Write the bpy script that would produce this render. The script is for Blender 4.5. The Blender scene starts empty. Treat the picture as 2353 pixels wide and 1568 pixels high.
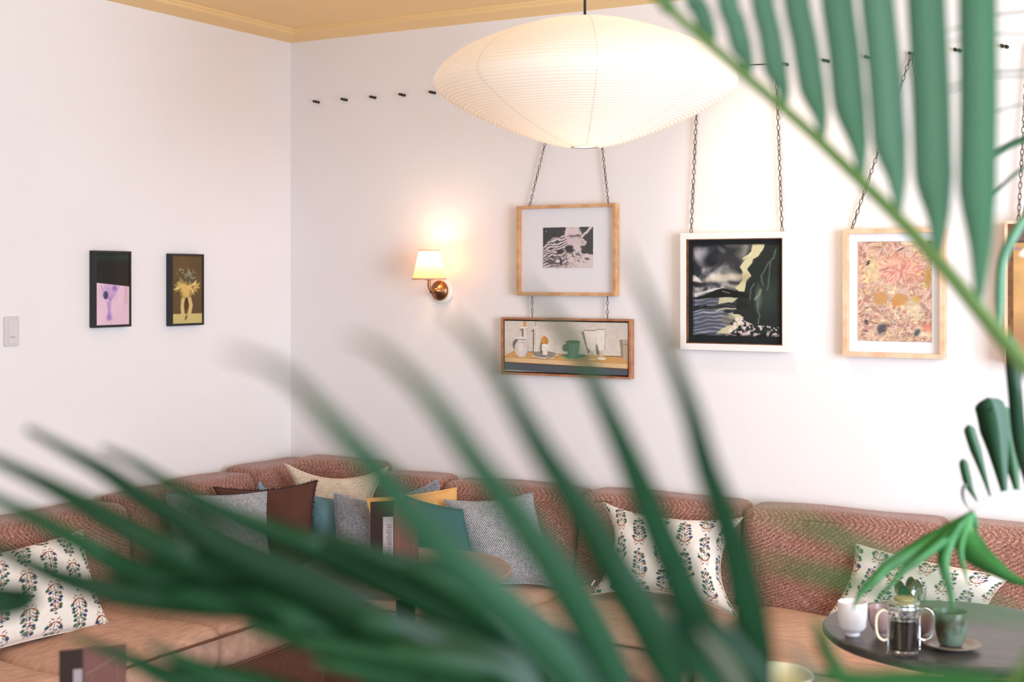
import bpy, bmesh, math, random
import numpy as np
from mathutils import Vector, Matrix
random.seed(5); rng = np.random.RandomState(11)
SC = bpy.context.scene; COL = SC.collection
PI = math.pi

# ------------------------------------------------------------------ camera
C0 = Vector((3.963, -4.871, 1.6)); FP = 3165.0; YAW = math.radians(30)
RT = Vector((math.cos(YAW), math.sin(YAW), 0)); FW = Vector((-math.sin(YAW), math.cos(YAW), 0)); UP = Vector((0, 0, 1))
CX, HY = 1176.5, 640.0
cam = bpy.data.cameras.new('camera'); cam.lens = FP / 2353 * 36; cam.sensor_width = 36
cam.shift_y = -144.0 / 2353
cam.dof.use_dof = True; cam.dof.focus_distance = 4.9; cam.dof.aperture_fstop = 3.1; cam.clip_start = 0.02
co = bpy.data.objects.new('camera', cam); COL.objects.link(co); co.location = C0; co.rotation_euler = (PI / 2, 0, YAW)
SC.camera = co
SC.view_settings.view_transform = 'Standard'; SC.view_settings.look = 'None'
SC.view_settings.gamma = 1.0; SC.view_settings.use_curve_mapping = False
SC.view_settings.exposure = 0.07

# ------------------------------------------------------------------ sky and lights
W = bpy.data.worlds.new('daylight'); SC.world = W; W.use_nodes = True
W.node_tree.nodes['Background'].inputs[0].default_value = (0.77, 0.88, 1.0, 1)
W.node_tree.nodes['Background'].inputs[1].default_value = 1.0
def area(name, loc, target, sx, sy, power, col):
    l = bpy.data.lights.new(name, 'AREA'); l.shape = 'RECTANGLE'; l.size = sx; l.size_y = sy
    l.energy = power; l.color = col
    o = bpy.data.objects.new(name, l); COL.objects.link(o); o.location = loc
    o.rotation_euler = (Vector(target) - Vector(loc)).to_track_quat('-Z', 'Y').to_euler()
    return o
area('window_daylight', (5.5, -2.5, 1.5), (2.4, -0.2, 1.25), 1.6, 1.9, 150, (0.74, 0.86, 1.0))
area('shopfront_daylight', (5.2, -6.8, 1.9), (2.0, 0, 1.3), 3.0, 2.0, 66, (0.84, 0.91, 1.0))
sp = bpy.data.lights.new('ceiling_downlight', 'SPOT'); sp.energy = 20; sp.color = (1.0, 0.78, 0.55); sp.spot_size = math.radians(62); sp.spot_blend = 1.0; sp.shadow_soft_size = 0.04
so = bpy.data.objects.new('ceiling_downlight', sp); COL.objects.link(so); so.location = (2.1, -0.75, 2.6)
so.rotation_euler = (Vector((2.3, 0, 1.85)) - Vector(so.location)).to_track_quat('-Z', 'Y').to_euler()

# ------------------------------------------------------------------ helpers
def ray(px, py): return RT * ((px - CX) / FP) + FW + UP * ((HY - py) / FP)
def P(px, py, d): return C0 + ray(px, py) * d
def PX(px, py, x): r = ray(px, py); return C0 + r * ((x - C0.x) / r.x)
def PY(px, py, y): r = ray(px, py); return C0 + r * ((y - C0.y) / r.y)
def PZ(px, py, z): r = ray(px, py); return C0 + r * ((z - C0.z) / r.z)
def lin(c):
    c = [v / 255.0 for v in c[:3]]
    return tuple(v / 12.92 if v <= 0.04045 else ((v + 0.055) / 1.055) ** 2.4 for v in c)
def linA(a):
    a = np.clip(a, 0, 1)
    return np.where(a <= 0.04045, a / 12.92, ((a + 0.055) / 1.055) ** 2.4)
ORG = {}
def tag(o, label=None, cat=None, group=None, kind=None):
    if label: o['label'] = label
    if cat: o['category'] = cat
    if group: o['group'] = group
    if kind: o['kind'] = kind
    return o
def empty(name, loc, label, cat, group=None):
    o = bpy.data.objects.new(name, None); COL.objects.link(o); o.location = Vector(loc); o.empty_display_size = 0.05
    ORG[o.name] = Vector(loc); return tag(o, label, cat, group)
def mk(name, vs, fs, mat, parent=None, smooth=True, col=None, uv=None, origin=None):
    """verts in world coordinates; the object gets its own origin"""
    vs = np.array([tuple(v) for v in vs], dtype=float) if not isinstance(vs, np.ndarray) else vs
    if origin is None:
        lo, hi = vs.min(0), vs.max(0); origin = Vector(((lo[0] + hi[0]) / 2, (lo[1] + hi[1]) / 2, lo[2]))
    origin = Vector(origin)
    me = bpy.data.meshes.new(name)
    me.from_pydata((vs - np.array(origin)).tolist(), [], fs)
    if smooth: me.polygons.foreach_set('use_smooth', [True] * len(me.polygons))
    if col is not None:
        at = me.color_attributes.new('Col', 'FLOAT_COLOR', 'POINT')
        c = np.ones((len(vs), 4), dtype=np.float32); c[:, :3] = col; at.data.foreach_set('color', c.ravel())
    if uv is not None:
        ul = me.uv_layers.new(name='UVMap'); li = np.zeros(len(me.loops), dtype=np.int32); me.loops.foreach_get('vertex_index', li)
        ul.data.foreach_set('uv', np.asarray(uv, dtype=np.float32)[li].ravel())
    me.materials.append(mat); me.update()
    o = bpy.data.objects.new(name, me); COL.objects.link(o)
    ORG[o.name] = origin
    if parent is not None:
        o.parent = parent; o.location = origin - ORG[parent.name]
    else: o.location = origin
    return o
def sharp(o, ang=35):
    me = o.data
    bm = bmesh.new(); bm.from_mesh(me)
    for e in bm.edges:
        if len(e.link_faces) == 2 and e.calc_face_angle(0) > math.radians(ang): e.smooth = False
    bm.to_mesh(me); bm.free(); return o
class MB:
    def __init__(s): s.v = []; s.f = []
    def add(s, vs, fs):
        n = len(s.v); s.v += [tuple(v) for v in vs]; s.f += [tuple(i + n for i in f) for f in fs]; return s
    def box(s, a, b, M=None):
        x0, y0, z0 = a; x1, y1, z1 = b
        vs = [Vector(p) for p in ((x0, y0, z0), (x1, y0, z0), (x1, y1, z0), (x0, y1, z0), (x0, y0, z1), (x1, y0, z1), (x1, y1, z1), (x0, y1, z1))]
        if M is not None: vs = [M @ v for v in vs]
        return s.add(vs, [(0, 3, 2, 1), (4, 5, 6, 7), (0, 1, 5, 4), (1, 2, 6, 5), (2, 3, 7, 6), (3, 0, 4, 7)])
    def tube(s, pts, rad, n=8, cap=True, closed=False):
        pts = [Vector(p) for p in pts]; m = len(pts); rings = []; prev = None
        for i, p in enumerate(pts):
            a = pts[(i - 1) % m] if (closed or i > 0) else p; b = pts[(i + 1) % m] if (closed or i < m - 1) else p
            t = (b - a).normalized()
            if prev is None: u = t.cross(Vector((0.13, 0.27, 1)) if abs(t.z) < 0.95 else Vector((1, 0.1, 0))).normalized()
            else: u = (prev - t * prev.dot(t)).normalized()
            prev = u; w = t.cross(u); r = rad[i] if isinstance(rad, (list, tuple)) else rad
            rings.append([p + (u * math.cos(2 * PI * k / n) + w * math.sin(2 * PI * k / n)) * r for k in range(n)])
        vs = [v for rg in rings for v in rg]; fs = []
        for i in range(m if closed else m - 1):
            j = (i + 1) % m
            for k in range(n): fs.append((i * n + k, i * n + (k + 1) % n, j * n + (k + 1) % n, j * n + k))
        if cap and not closed: fs.append(tuple(range(n))[::-1]); fs.append(tuple((m - 1) * n + k for k in range(n)))
        return s.add(vs, fs)
    def lathe(s, prof, c, n=32, rib=None, cap=False, axis=None):
        c = Vector(c); vs = []; fs = []; m = len(prof)
        for r, z in prof:
            for k in range(n):
                a = 2 * PI * k / n; rr = r * (1 + (rib(a, z) if rib else 0))
                vs.append(Vector((rr * math.cos(a), rr * math.sin(a), z)))
        if axis is not None: vs = [axis @ v for v in vs]
        vs = [v + c for v in vs]
        for i in range(m - 1):
            for k in range(n): fs.append((i * n + k, i * n + (k + 1) % n, (i + 1) * n + (k + 1) % n, (i + 1) * n + k))
        if cap: fs.append(tuple(range(n))[::-1]); fs.append(tuple((m - 1) * n + k for k in range(n)))
        return s.add(vs, fs)
    def build(s, name, mat, parent=None, smooth=True, origin=None, ang=None):
        o = mk(name, s.v, s.f, mat, parent, smooth, origin=origin)
        if ang: sharp(o, ang)
        return o
def catmull(pts, n):
    pts = [np.array(p, dtype=float) for p in pts]; P_ = [2 * pts[0] - pts[1]] + pts + [2 * pts[-1] - pts[-2]]; out = []
    for i in range(1, len(P_) - 2):
        for k in range(n):
            t = k / n; a, b, c, d = P_[i - 1:i + 3]
            out.append(0.5 * (2 * b + (c - a) * t + (2 * a - 5 * b + 4 * c - d) * t * t + (3 * b - a - 3 * c + d) * t ** 3))
    out.append(pts[-1]); return out

# ------------------------------------------------------------------ materials
def nt(name):
    m = bpy.data.materials.new(name); m.use_nodes = True; t = m.node_tree; b = t.nodes['Principled BSDF']; return m, t, b
def N(t, typ, **kw):
    n = t.nodes.new(typ)
    for k, v in kw.items():
        if hasattr(n, k): setattr(n, k, v)
    return n
def setin(n, **kw):
    for k, v in kw.items(): n.inputs[k.replace('_', ' ')].default_value = v
def plain(name, rgb, rough=0.6, metal=0.0, noise=0.0, scale=20, bump=0.0, spec=None, stretch=None):
    m, t, b = nt(name); c = lin(rgb); b.inputs['Base Color'].default_value = (*c, 1)
    b.inputs['Roughness'].default_value = rough; b.inputs['Metallic'].default_value = metal
    if spec is not None: b.inputs['Specular IOR Level'].default_value = spec
    if noise or bump:
        tc = N(t, 'ShaderNodeTexCoord'); ns = N(t, 'ShaderNodeTexNoise'); ns.inputs['Scale'].default_value = scale; ns.inputs['Detail'].default_value = 4
        if stretch:
            mp = N(t, 'ShaderNodeMapping'); mp.inputs['Scale'].default_value = stretch
            t.links.new(tc.outputs['Object'], mp.inputs['Vector']); t.links.new(mp.outputs[0], ns.inputs['Vector'])
        else: t.links.new(tc.outputs['Object'], ns.inputs['Vector'])
        if noise:
            r = N(t, 'ShaderNodeValToRGB'); lo = tuple(max(0, v * (1 - noise)) for v in c); hi = tuple(min(1, v * (1 + noise)) for v in c)
            r.color_ramp.elements[0].color = (*lo, 1); r.color_ramp.elements[1].color = (*hi, 1)
            r.color_ramp.elements[0].position = 0.3; r.color_ramp.elements[1].position = 0.7
            t.links.new(ns.outputs['Fac'], r.inputs[0]); t.links.new(r.outputs[0], b.inputs['Base Color'])
        if bump:
            bp = N(t, 'ShaderNodeBump'); bp.inputs['Strength'].default_value = bump; bp.inputs['Distance'].default_value = 0.002
            t.links.new(ns.outputs['Fac'], bp.inputs['Height']); t.links.new(bp.outputs[0], b.inputs['Normal'])
    return m
def weave(name, dark, mid, light, period, mode, bumps=0.5, sheen=0.3, grain=None):
    """woven cloth: crossed sine threads over large soft colour variation. mode 'sofa' uses object metres, 'uv' the uv map"""
    m, t, b = nt(name); tc = N(t, 'ShaderNodeTexCoord'); L = t.links.new
    def mth(op, a, c=None):
        n = N(t, 'ShaderNodeMath', operation=op)
        for i, v in enumerate((a, c)):
            if v is None: continue
            if isinstance(v, (int, float)): n.inputs[i].default_value = v
            else: L(v, n.inputs[i])
        return n.outputs[0]
    sx = N(t, 'ShaderNodeSeparateXYZ'); L(tc.outputs['Object' if mode == 'sofa' else 'UV'], sx.inputs[0])
    if mode == 'sofa':
        u = mth('ADD', sx.outputs[0], sx.outputs[1]); v = mth('ADD', sx.outputs[2], mth('MULTIPLY', mth('SUBTRACT', sx.outputs[0], sx.outputs[1]), 0.5))
    else: u, v = sx.outputs[0], sx.outputs[1]
    k = 2 * PI / period
    w = mth('MULTIPLY', mth('SINE', mth('MULTIPLY', u, k)), mth('SINE', mth('MULTIPLY', v, k)))
    ns = N(t, 'ShaderNodeTexNoise'); ns.inputs['Scale'].default_value = 4 if mode == 'sofa' else 30; ns.inputs['Detail'].default_value = 3; L(tc.outputs['Object'], ns.inputs['Vector'])
    ns2 = N(t, 'ShaderNodeTexNoise'); ns2.inputs['Scale'].default_value = 170; ns2.inputs['Detail'].default_value = 2; L(tc.outputs['Object'], ns2.inputs['Vector'])
    f = mth('ADD', mth('ADD', mth('MULTIPLY', w, 0.13 if mode == 'sofa' else 0.36), mth('MULTIPLY', ns.outputs['Fac'], 0.25)), mth('MULTIPLY', ns2.outputs['Fac'], 0.75))
    r = N(t, 'ShaderNodeValToRGB'); e = r.color_ramp.elements
    e[0].position = 0.18; e[0].color = (*lin(dark), 1); e[1].position = 0.88; e[1].color = (*lin(light), 1); x = e.new(0.5); x.color = (*lin(mid), 1)
    L(f, r.inputs[0]); L(r.outputs[0], b.inputs['Base Color'])
    bp = N(t, 'ShaderNodeBump'); bp.inputs['Strength'].default_value = bumps; bp.inputs['Distance'].default_value = 0.003; L(w, bp.inputs['Height']); L(bp.outputs[0], b.inputs['Normal'])
    b.inputs['Roughness'].default_value = 0.9; b.inputs['Specular IOR Level'].default_value = 0.15
    b.inputs['Sheen Weight'].default_value = sheen
    return m
def vcol(name, rough=0.7, bump=0.0, spec=0.3):
    m, t, b = nt(name); a = N(t, 'ShaderNodeVertexColor', layer_name='Col'); t.links.new(a.outputs[0], b.inputs['Base Color'])
    b.inputs['Roughness'].default_value = rough; b.inputs['Specular IOR Level'].default_value = spec
    if bump:
        tc = N(t, 'ShaderNodeTexCoord'); ns = N(t, 'ShaderNodeTexNoise'); ns.inputs['Scale'].default_value = 300; t.links.new(tc.outputs['Object'], ns.inputs['Vector'])
        bp = N(t, 'ShaderNodeBump'); bp.inputs['Strength'].default_value = bump; bp.inputs['Distance'].default_value = 0.001
        t.links.new(ns.outputs['Fac'], bp.inputs['Height']); t.links.new(bp.outputs[0], b.inputs['Normal'])
    return m
def translucent(name, rgb, fac, tint=None, rough=0.8):
    m, t, b = nt(name); b.inputs['Base Color'].default_value = (*lin(rgb), 1); b.inputs['Roughness'].default_value = rough; b.inputs['Specular IOR Level'].default_value = 0.1
    tr = N(t, 'ShaderNodeBsdfTranslucent'); tr.inputs[0].default_value = (*lin(tint or rgb), 1); mx = N(t, 'ShaderNodeMixShader'); mx.inputs[0].default_value = fac
    out = t.nodes['Material Output']; t.links.new(b.outputs[0], mx.inputs[1]); t.links.new(tr.outputs[0], mx.inputs[2]); t.links.new(mx.outputs[0], out.inputs[0]); return m
def leafmat(name, rgb, rgb2, tr=0.3):
    m, t, b = nt(name); L = t.links.new
    oi = N(t, 'ShaderNodeObjectInfo'); mx = N(t, 'ShaderNodeMix', data_type='RGBA'); mx.inputs[6].default_value = (*lin(rgb), 1); mx.inputs[7].default_value = (*lin(rgb2), 1); L(oi.outputs['Random'], mx.inputs[0])
    a = N(t, 'ShaderNodeVertexColor', layer_name='Col'); m2 = N(t, 'ShaderNodeMix', data_type='RGBA'); m2.inputs[7].default_value = (*lin((150, 132, 96)), 1)
    L(a.outputs[0], m2.inputs[0]); L(mx.outputs[2], m2.inputs[6])
    tc = N(t, 'ShaderNodeTexCoord'); L(m2.outputs[2], b.inputs['Base Color']); b.inputs['Roughness'].default_value = 0.42; b.inputs['Specular IOR Level'].default_value = 0.45
    tl = N(t, 'ShaderNodeBsdfTranslucent'); L(m2.outputs[2], tl.inputs[0]); ms = N(t, 'ShaderNodeMixShader'); ms.inputs[0].default_value = tr
    L(b.outputs[0], ms.inputs[1]); L(tl.outputs[0], ms.inputs[2]); L(ms.outputs[0], t.nodes['Material Output'].inputs[0]); return m
def wood(name, a, c, stretch=(30, 30, 2), rough=0.5):
    m, t, b = nt(name); tc = N(t, 'ShaderNodeTexCoord'); mp = N(t, 'ShaderNodeMapping'); mp.inputs['Scale'].default_value = stretch
    ns = N(t, 'ShaderNodeTexNoise'); ns.inputs['Scale'].default_value = 3; ns.inputs['Detail'].default_value = 5
    r = N(t, 'ShaderNodeValToRGB'); r.color_ramp.elements[0].color = (*lin(a), 1); r.color_ramp.elements[1].color = (*lin(c), 1); r.color_ramp.elements[0].position = 0.35; r.color_ramp.elements[1].position = 0.65
    L = t.links.new; L(tc.outputs['Object'], mp.inputs[0]); L(mp.outputs[0], ns.inputs['Vector']); L(ns.outputs['Fac'], r.inputs[0]); L(r.outputs[0], b.inputs['Base Color']); b.inputs['Roughness'].default_value = rough; return m
def glass(name, tint=(1, 1, 1), rough=0.0, mixt=0.85):
    m, t, b = nt(name); tr = N(t, 'ShaderNodeBsdfTransparent'); tr.inputs[0].default_value = (*tint, 1); gl = N(t, 'ShaderNodeBsdfGlossy'); gl.inputs['Roughness'].default_value = rough
    lw = N(t, 'ShaderNodeLayerWeight'); lw.inputs[0].default_value = 0.5; pw = N(t, 'ShaderNodeMath', operation='POWER'); t.links.new(lw.outputs['Facing'], pw.inputs[0]); pw.inputs[1].default_value = 4.0; fr = N(t, 'ShaderNodeMath', operation='MULTIPLY_ADD'); t.links.new(pw.outputs[0], fr.inputs[0]); fr.inputs[1].default_value = 0.6; fr.inputs[2].default_value = 0.03; mx = N(t, 'ShaderNodeMixShader'); L = t.links.new
    L(fr.outputs[0], mx.inputs[0]); L(tr.outputs[0], mx.inputs[1]); L(gl.outputs[0], mx.inputs[2]); L(mx.outputs[0], t.nodes['Material Output'].inputs[0]); return m

M_wall = plain('wall_paint', (243, 236, 235), 0.85, noise=0.012, scale=3, bump=0.03, spec=0.2)
M_ceil = plain('ceiling_paint', (250, 214, 158), 0.8, noise=0.02, scale=2)
M_trim = plain('cornice_paint', (246, 210, 152), 0.7)
M_floor = wood('floor_boards', (132, 122, 114), (160, 150, 142), (1, 14, 1))
M_oak = wood('oak', (196, 140, 92), (222, 172, 124), (8, 8, 8))
M_oakd = wood('warm_oak', (158, 100, 68), (190, 130, 92), (8, 8, 8))
M_oakp = wood('pale_oak', (226, 178, 142), (242, 204, 172), (8, 8, 8))
M_walnut = wood('walnut', (96, 62, 38), (134, 90, 56), (10, 10, 10))
M_black = plain('black_lacquer', (18, 22, 24), 0.45)
M_whitef = plain('white_lacquer', (244, 236, 232), 0.5)
M_mat = plain('mat_board', (240, 234, 236), 0.9)
M_matw = plain('white_mat_board', (250, 248, 250), 0.9)
M_matb = plain('black_mat_board', (16, 21, 24), 0.85)
M_paint = vcol('oil_paint', 0.6, 0.15)
M_print = vcol('ink_on_paper', 0.85)
M_cloth = vcol('printed_cotton', 0.92, 0.1, 0.1)
M_glaz = glass('picture_glazing')
M_brass = plain('aged_brass', (150, 104, 72), 0.32, 1.0)
M_steel = plain('dull_steel', (132, 120, 110), 0.38, 0.9)
M_dark = plain('dark_bronze', (52, 42, 38), 0.4, 0.7)
M_cream = plain('cream_enamel', (240, 232, 224), 0.5)
M_switch = plain('switch_plastic', (218, 208, 212), 0.4)
M_switch2 = plain('switch_rocker_plastic', (222, 213, 216), 0.35)
M_cord = plain('black_flex', (20, 20, 22), 0.6)
M_sofa = weave('rust_tweed', (66, 40, 37), (152, 102, 88), (230, 192, 178), 0.0105, 'sofa', 0.35)
M_seat = plain('seat_velour', (206, 164, 142), 0.85, noise=0.16, scale=9, bump=0.35, stretch=(2, 9, 2))
M_seatl = plain('seat_velour_left', (196, 152, 130), 0.85, noise=0.18, scale=9, bump=0.35, stretch=(9, 2, 2))
M_base = plain('sofa_plinth', (120, 76, 58), 0.85, noise=0.1, scale=40)
M_greyw = weave('grey_basket_weave', (92, 104, 116), (190, 190, 196), (250, 244, 246), 0.0086, 'uv', 0.9, 0.1)
M_greyd = weave('blue_grey_basket_weave', (62, 74, 92), (148, 152, 164), (226, 220, 222), 0.0086, 'uv', 0.9, 0.1)
M_rust = plain('rust_velvet', (80, 42, 30), 0.8, noise=0.2, scale=8)
M_teal = plain('teal_velvet', (88, 124, 132), 0.8, noise=0.15, scale=8)
M_teald = plain('dark_teal_velvet', (52, 96, 94), 0.8, noise=0.15, scale=8)
M_blue = plain('powder_blue_cotton', (128, 162, 182), 0.85)
M_must = plain('mustard_linen', (222, 168, 104), 0.85, noise=0.05, scale=30)
M_pipec = plain('cream_piping', (232, 214, 194), 0.9)
M_piped = plain('dark_fringe', (58, 32, 26), 0.9)
M_table = wood('dark_stained_oak', (54, 55, 52), (76, 75, 71), (4, 30, 4), 0.35)
M_table2 = wood('grey_brown_oak', (128, 104, 90), (152, 126, 110), (4, 30, 4), 0.45)
M_iron = plain('black_iron', (24, 24, 26), 0.5, 0.6)
M_slate = plain('slate_blue_upholstery', (66, 76, 92), 0.8, noise=0.1, scale=30)

# ------------------------------------------------------------------ the setting
def struct(name, mb, mat, smooth=False): return tag(mb.build(name, mat, None, smooth), kind='structure')
H = 2.66
struct('floor', MB().box((-0.1, -8, -0.1), (8, 0.1, 0)), M_floor)
struct('wall_back', MB().box((0, 0, 0), (8, 0.12, 2.72)), M_wall)
struct('wall_left', MB().box((-0.12, -8, 0), (0, 0.12, 2.72)), M_wall)
struct('ceiling', MB().box((-0.12, -8, 2.70), (8, 0.12, 2.82)), M_ceil)
def cornice(name, along_x):
    prof = [(0, H), (0.088, H + 0.016), (0.096, H + 0.02), (0.096, H + 0.028), (0.104, H + 0.031), (0.104, 2.70), (0, 2.70)]
    vs = []
    for q in (0, 1):
        for a, z in prof:
            if along_x: vs.append((a if q == 0 else 8, -a, z))
            else: vs.append((a, -a if q == 0 else -8, z))
    n = len(prof); fs = [(i, (i + 1) % n, n + (i + 1) % n, n + i) for i in range(n)]
    mb = MB(); mb.add(vs, fs + [tuple(range(n)), tuple(range(2 * n - 1, n - 1, -1))]); return struct(name, mb, M_trim)
cornice('trim_1', True); cornice('trim_2', False)

# ------------------------------------------------------------------ sofa
def puff(name, a, b, mat, parent, r=0.05, crown=0.02, n=(14, 10, 8), bulge=(1, 1, 1), noise=0.004, topslope=None, seed=0):
    """soft upholstered block between corners a and b: rounded edges, crowned faces, light unevenness"""
    a = Vector(a); b = Vector(b); c = (a + b) / 2; h = (b - a) / 2; vs = []; idx = {}; fs = []
    nx, ny, nz = n; rr = random.Random(seed); ph = [rr.uniform(0, 6) for _ in range(6)]
    def vert(i, j, k):
        key = (i, j, k)
        if key in idx: return idx[key]
        p = [2 * i / nx - 1, 2 * j / ny - 1, 2 * k / nz - 1]
        q = Vector((p[0] * h.x, p[1] * h.y, p[2] * h.z)); inner = Vector((max(h.x - r, 0.001), max(h.y - r, 0.001), max(h.z - r, 0.001)))
        cl = Vector([max(-inner[t], min(inner[t], q[t])) for t in range(3)]); d = q - cl
        if d.length > 1e-6: d = d.normalized() * min(r, max(abs(q[t] - cl[t]) for t in range(3)))
        q = cl + d
        for t in range(3):
            u, w = (t + 1) % 3, (t + 2) % 3; s = (1 - p[u] ** 2) * (1 - p[w] ** 2)
            q[t] += p[t] * crown * bulge[t] * s
        q += Vector((math.sin(q.y * 17 + q.z * 13 + ph[0]), math.sin(q.x * 15 + q.z * 11 + ph[1]), math.sin(q.x * 12 + q.y * 16 + ph[2]))) * noise
        if topslope:  # lean the top away
            f = (q.z / h.z + 1) / 2; q.x += topslope[0] * f; q.y += topslope[1] * f
        idx[key] = len(vs); vs.append(tuple(c + q)); return idx[key]
    for (A, B, cst, dim) in ((0, 1, 2, nz), (1, 2, 0, nx), (2, 0, 1, ny)):
        na, nb = n[A], n[B]
        for side in (0, dim):
            for i in range(na):
                for j in range(nb):
                    def g(ii, jj):
                        k = [0, 0, 0]; k[A] = ii; k[B] = jj; k[cst] = side; return vert(*k)
                    f = [g(i, j), g(i + 1, j), g(i + 1, j + 1), g(i, j + 1)]
                    fs.append(tuple(f if side else f[::-1]))
    return mk(name, vs, fs, mat, parent)
sofa = empty('corner_sofa', (0.45, -0.45, 0), 'long L-shaped corner sofa in rust tweed running along both walls', 'sofa')
MB().box((0.06, -3.4, 0.04), (0.84, -0.05, 0.31)).box((0.84, -0.84, 0.04), (4.3, -0.05, 0.31)).build('plinth', M_base, sofa, False)
Rb = [(0.16, 0.60, 0.825), (0.60, 0.945, 0.79), (0.945, 1.565, 0.785), (1.565, 2.215, 0.79), (2.215, 2.92, 0.787), (2.92, 3.6, 0.79), (3.6, 4.3, 0.79)]
for i, (x0, x1, zt) in enumerate(Rb):
    o = puff('back_cushion', (x0 + .002, -0.275, 0.42), (x1 - .002, -0.078, zt), M_sofa, sofa, r=0.042, crown=0.018, bulge=(0.08, 1, 0.4), n=(28, 10, 18), noise=0.0025, topslope=(0, 0.05), seed=i)
Lb = [(-0.50, -0.06, 0.81), (-0.86, -0.50, 0.80), (-1.20, -0.86, 0.79), (-1.86, -1.20, 0.78), (-2.52, -1.86, 0.78), (-3.3, -2.52, 0.78)]
for i, (y0, y1, zt) in enumerate(Lb):
    puff('back_cushion', (0.068, y0 + .002, 0.42), (0.275, y1 - .002, zt), M_sofa, sofa, r=0.042, crown=0.018, bulge=(1, 0.08, 0.4), n=(10, 26, 18), noise=0.0025, topslope=(-0.04, 0), seed=20 + i)
def seat(x0, y0, x1, y1, mat, s):
    o = puff('seat_cushion', (x0 + .003, y0 + .003, 0.30), (x1 - .003, y1 - .003, 0.455), mat, sofa, r=0.045, crown=0.022, bulge=(0.4, 0.4, 1), n=(22, 22, 6), noise=0.005, seed=s)
    # piping along the upper and lower front edge
    return o
seat(0.24, -0.86, 0.88, -0.25, M_seat, 40)
for i, (x0, x1) in enumerate(((0.88, 1.60), (1.60, 2.29), (2.29, 2.98), (2.98, 3.66), (3.66, 4.3))): seat(x0, -0.88, x1, -0.24, M_seat, 41 + i)
for i, (y0, y1) in enumerate(((-1.42, -0.86), (-2.04, -1.42), (-2.72, -2.04), (-3.4, -2.72))): seat(0.24, y0, 0.88, y1, M_seatl, 50 + i)
for (a, b) in (((0.884, -1.42), (0.884, -0.89)), ((0.884, -2.035), (0.884, -1.425)), ((0.884, -2.7), (0.884, -2.045))):
    for z in (0.425, 0.315): MB().tube([(a[0], a[1], z), (a[0], (a[1] + b[1]) / 2, z + .002), (b[0], b[1], z)], 0.0045, 6).build('piping', M_base, sofa)
for (x0, x1) in ((0.9, 1.59), (1.61, 2.28), (2.3, 2.97), (2.99, 3.65)):
    for z in (0.425, 0.315): MB().tube([(x0, -0.884, z), ((x0 + x1) / 2, -0.886, z + .002), (x1, -0.884, z)], 0.0045, 6).build('piping', M_base, sofa)
for (x0, x1, zt) in Rb[2:]:
    MB().tube([(x0 + .04, -0.222, zt - .030), ((x0 + x1) / 2, -0.226, zt - 0.026), (x1 - .04, -0.222, zt - .030)], 0.003, 6).build('top_seam', M_base, sofa)

# ------------------------------------------------------------------ canvases
def fbm(x, y, seed=0, oct=4, f0=4.0):
    r = np.random.RandomState(seed); out = np.zeros_like(x); amp = 0.5; f = f0
    for _ in range(oct):
        g = r.rand(64, 64); X = x * f + r.rand() * 30; Y = y * f + r.rand() * 30
        xi = np.floor(X).astype(int); yi = np.floor(Y).astype(int); fx = X - xi; fy = Y - yi; fx = fx * fx * (3 - 2 * fx); fy = fy * fy * (3 - 2 * fy)
        a = g[yi % 64, xi % 64]; b = g[yi % 64, (xi + 1) % 64]; c = g[(yi + 1) % 64, xi % 64]; d = g[(yi + 1) % 64, (xi + 1) % 64]
        out += amp * ((a * (1 - fx) + b * fx) * (1 - fy) + (c * (1 - fx) + d * fx) * fy); amp *= 0.5; f *= 2
    return out
class Canvas:
    """u right, v down, both 0..1; colours 0..1 sRGB"""
    def __init__(s, w, h, bg, asp=1.0, ss=2):
        w *= ss; h *= ss; s.ss = ss; s.w, s.h, s.asp = w, h, asp; s.v, s.u = np.mgrid[0:h, 0:w] / np.array([h - 1, w - 1]).reshape(2, 1, 1)
        s.c = np.ones((h, w, 3)) * np.array(bg) / 255.0
    def down(s):
        k = s.ss; s.w //= k; s.h //= k; s.ss = 1; s.c = s.c.reshape(s.h, k, s.w, k, 3).mean((1, 3)); s.v, s.u = np.mgrid[0:s.h, 0:s.w] / np.array([s.h - 1, s.w - 1]).reshape(2, 1, 1); return s
    def put(s, mask, col, k=1.0):
        m = np.clip(mask, 0, 1)[..., None] * k; col = np.array(col, dtype=float)
        if col.ndim == 1: col = col / 255.0
        s.c = s.c * (1 - m) + col * m; return s
    def ell(s, cx, cy, rx, ry, col, ang=0, soft=0.15, k=1.0):
        dx = (s.u - cx) * s.asp; dy = s.v - cy; ca, sa = math.cos(ang), math.sin(ang); a = (dx * ca + dy * sa) / (rx * s.asp); b = (-dx * sa + dy * ca) / ry
        d = np.sqrt(a * a + b * b); return s.put((1 - d) / soft + 0.5, col, k)
    def poly(s, pts, col, k=1.0, soft=0):
        ins = np.zeros(s.u.shape, bool); n = len(pts)
        for i in range(n):
            x0, y0 = pts[i]; x1, y1 = pts[(i + 1) % n]
            if y0 == y1: continue
            cond = ((y0 > s.v) != (y1 > s.v)) & (s.u < (x1 - x0) * (s.v - y0) / (y1 - y0) + x0); ins ^= cond
        return s.put(ins.astype(float), col, k)
    def line(s, pts, wd, col, k=1.0, soft=0.5):
        best = np.full(s.u.shape, 9.0)
        for (x0, y0), (x1, y1) in zip(pts[:-1], pts[1:]):
            ax, ay = x0 * s.asp, y0; bx, by = x1 * s.asp, y1; dx, dy = bx - ax, by - ay; L2 = dx * dx + dy * dy + 1e-12
            t = np.clip(((s.u * s.asp - ax) * dx + (s.v - ay) * dy) / L2, 0, 1); d = np.hypot(s.u * s.asp - ax - t * dx, s.v - ay - t * dy); best = np.minimum(best, d)
        return s.put((wd - best) / (wd * soft) + 0.5, col, k)
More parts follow.
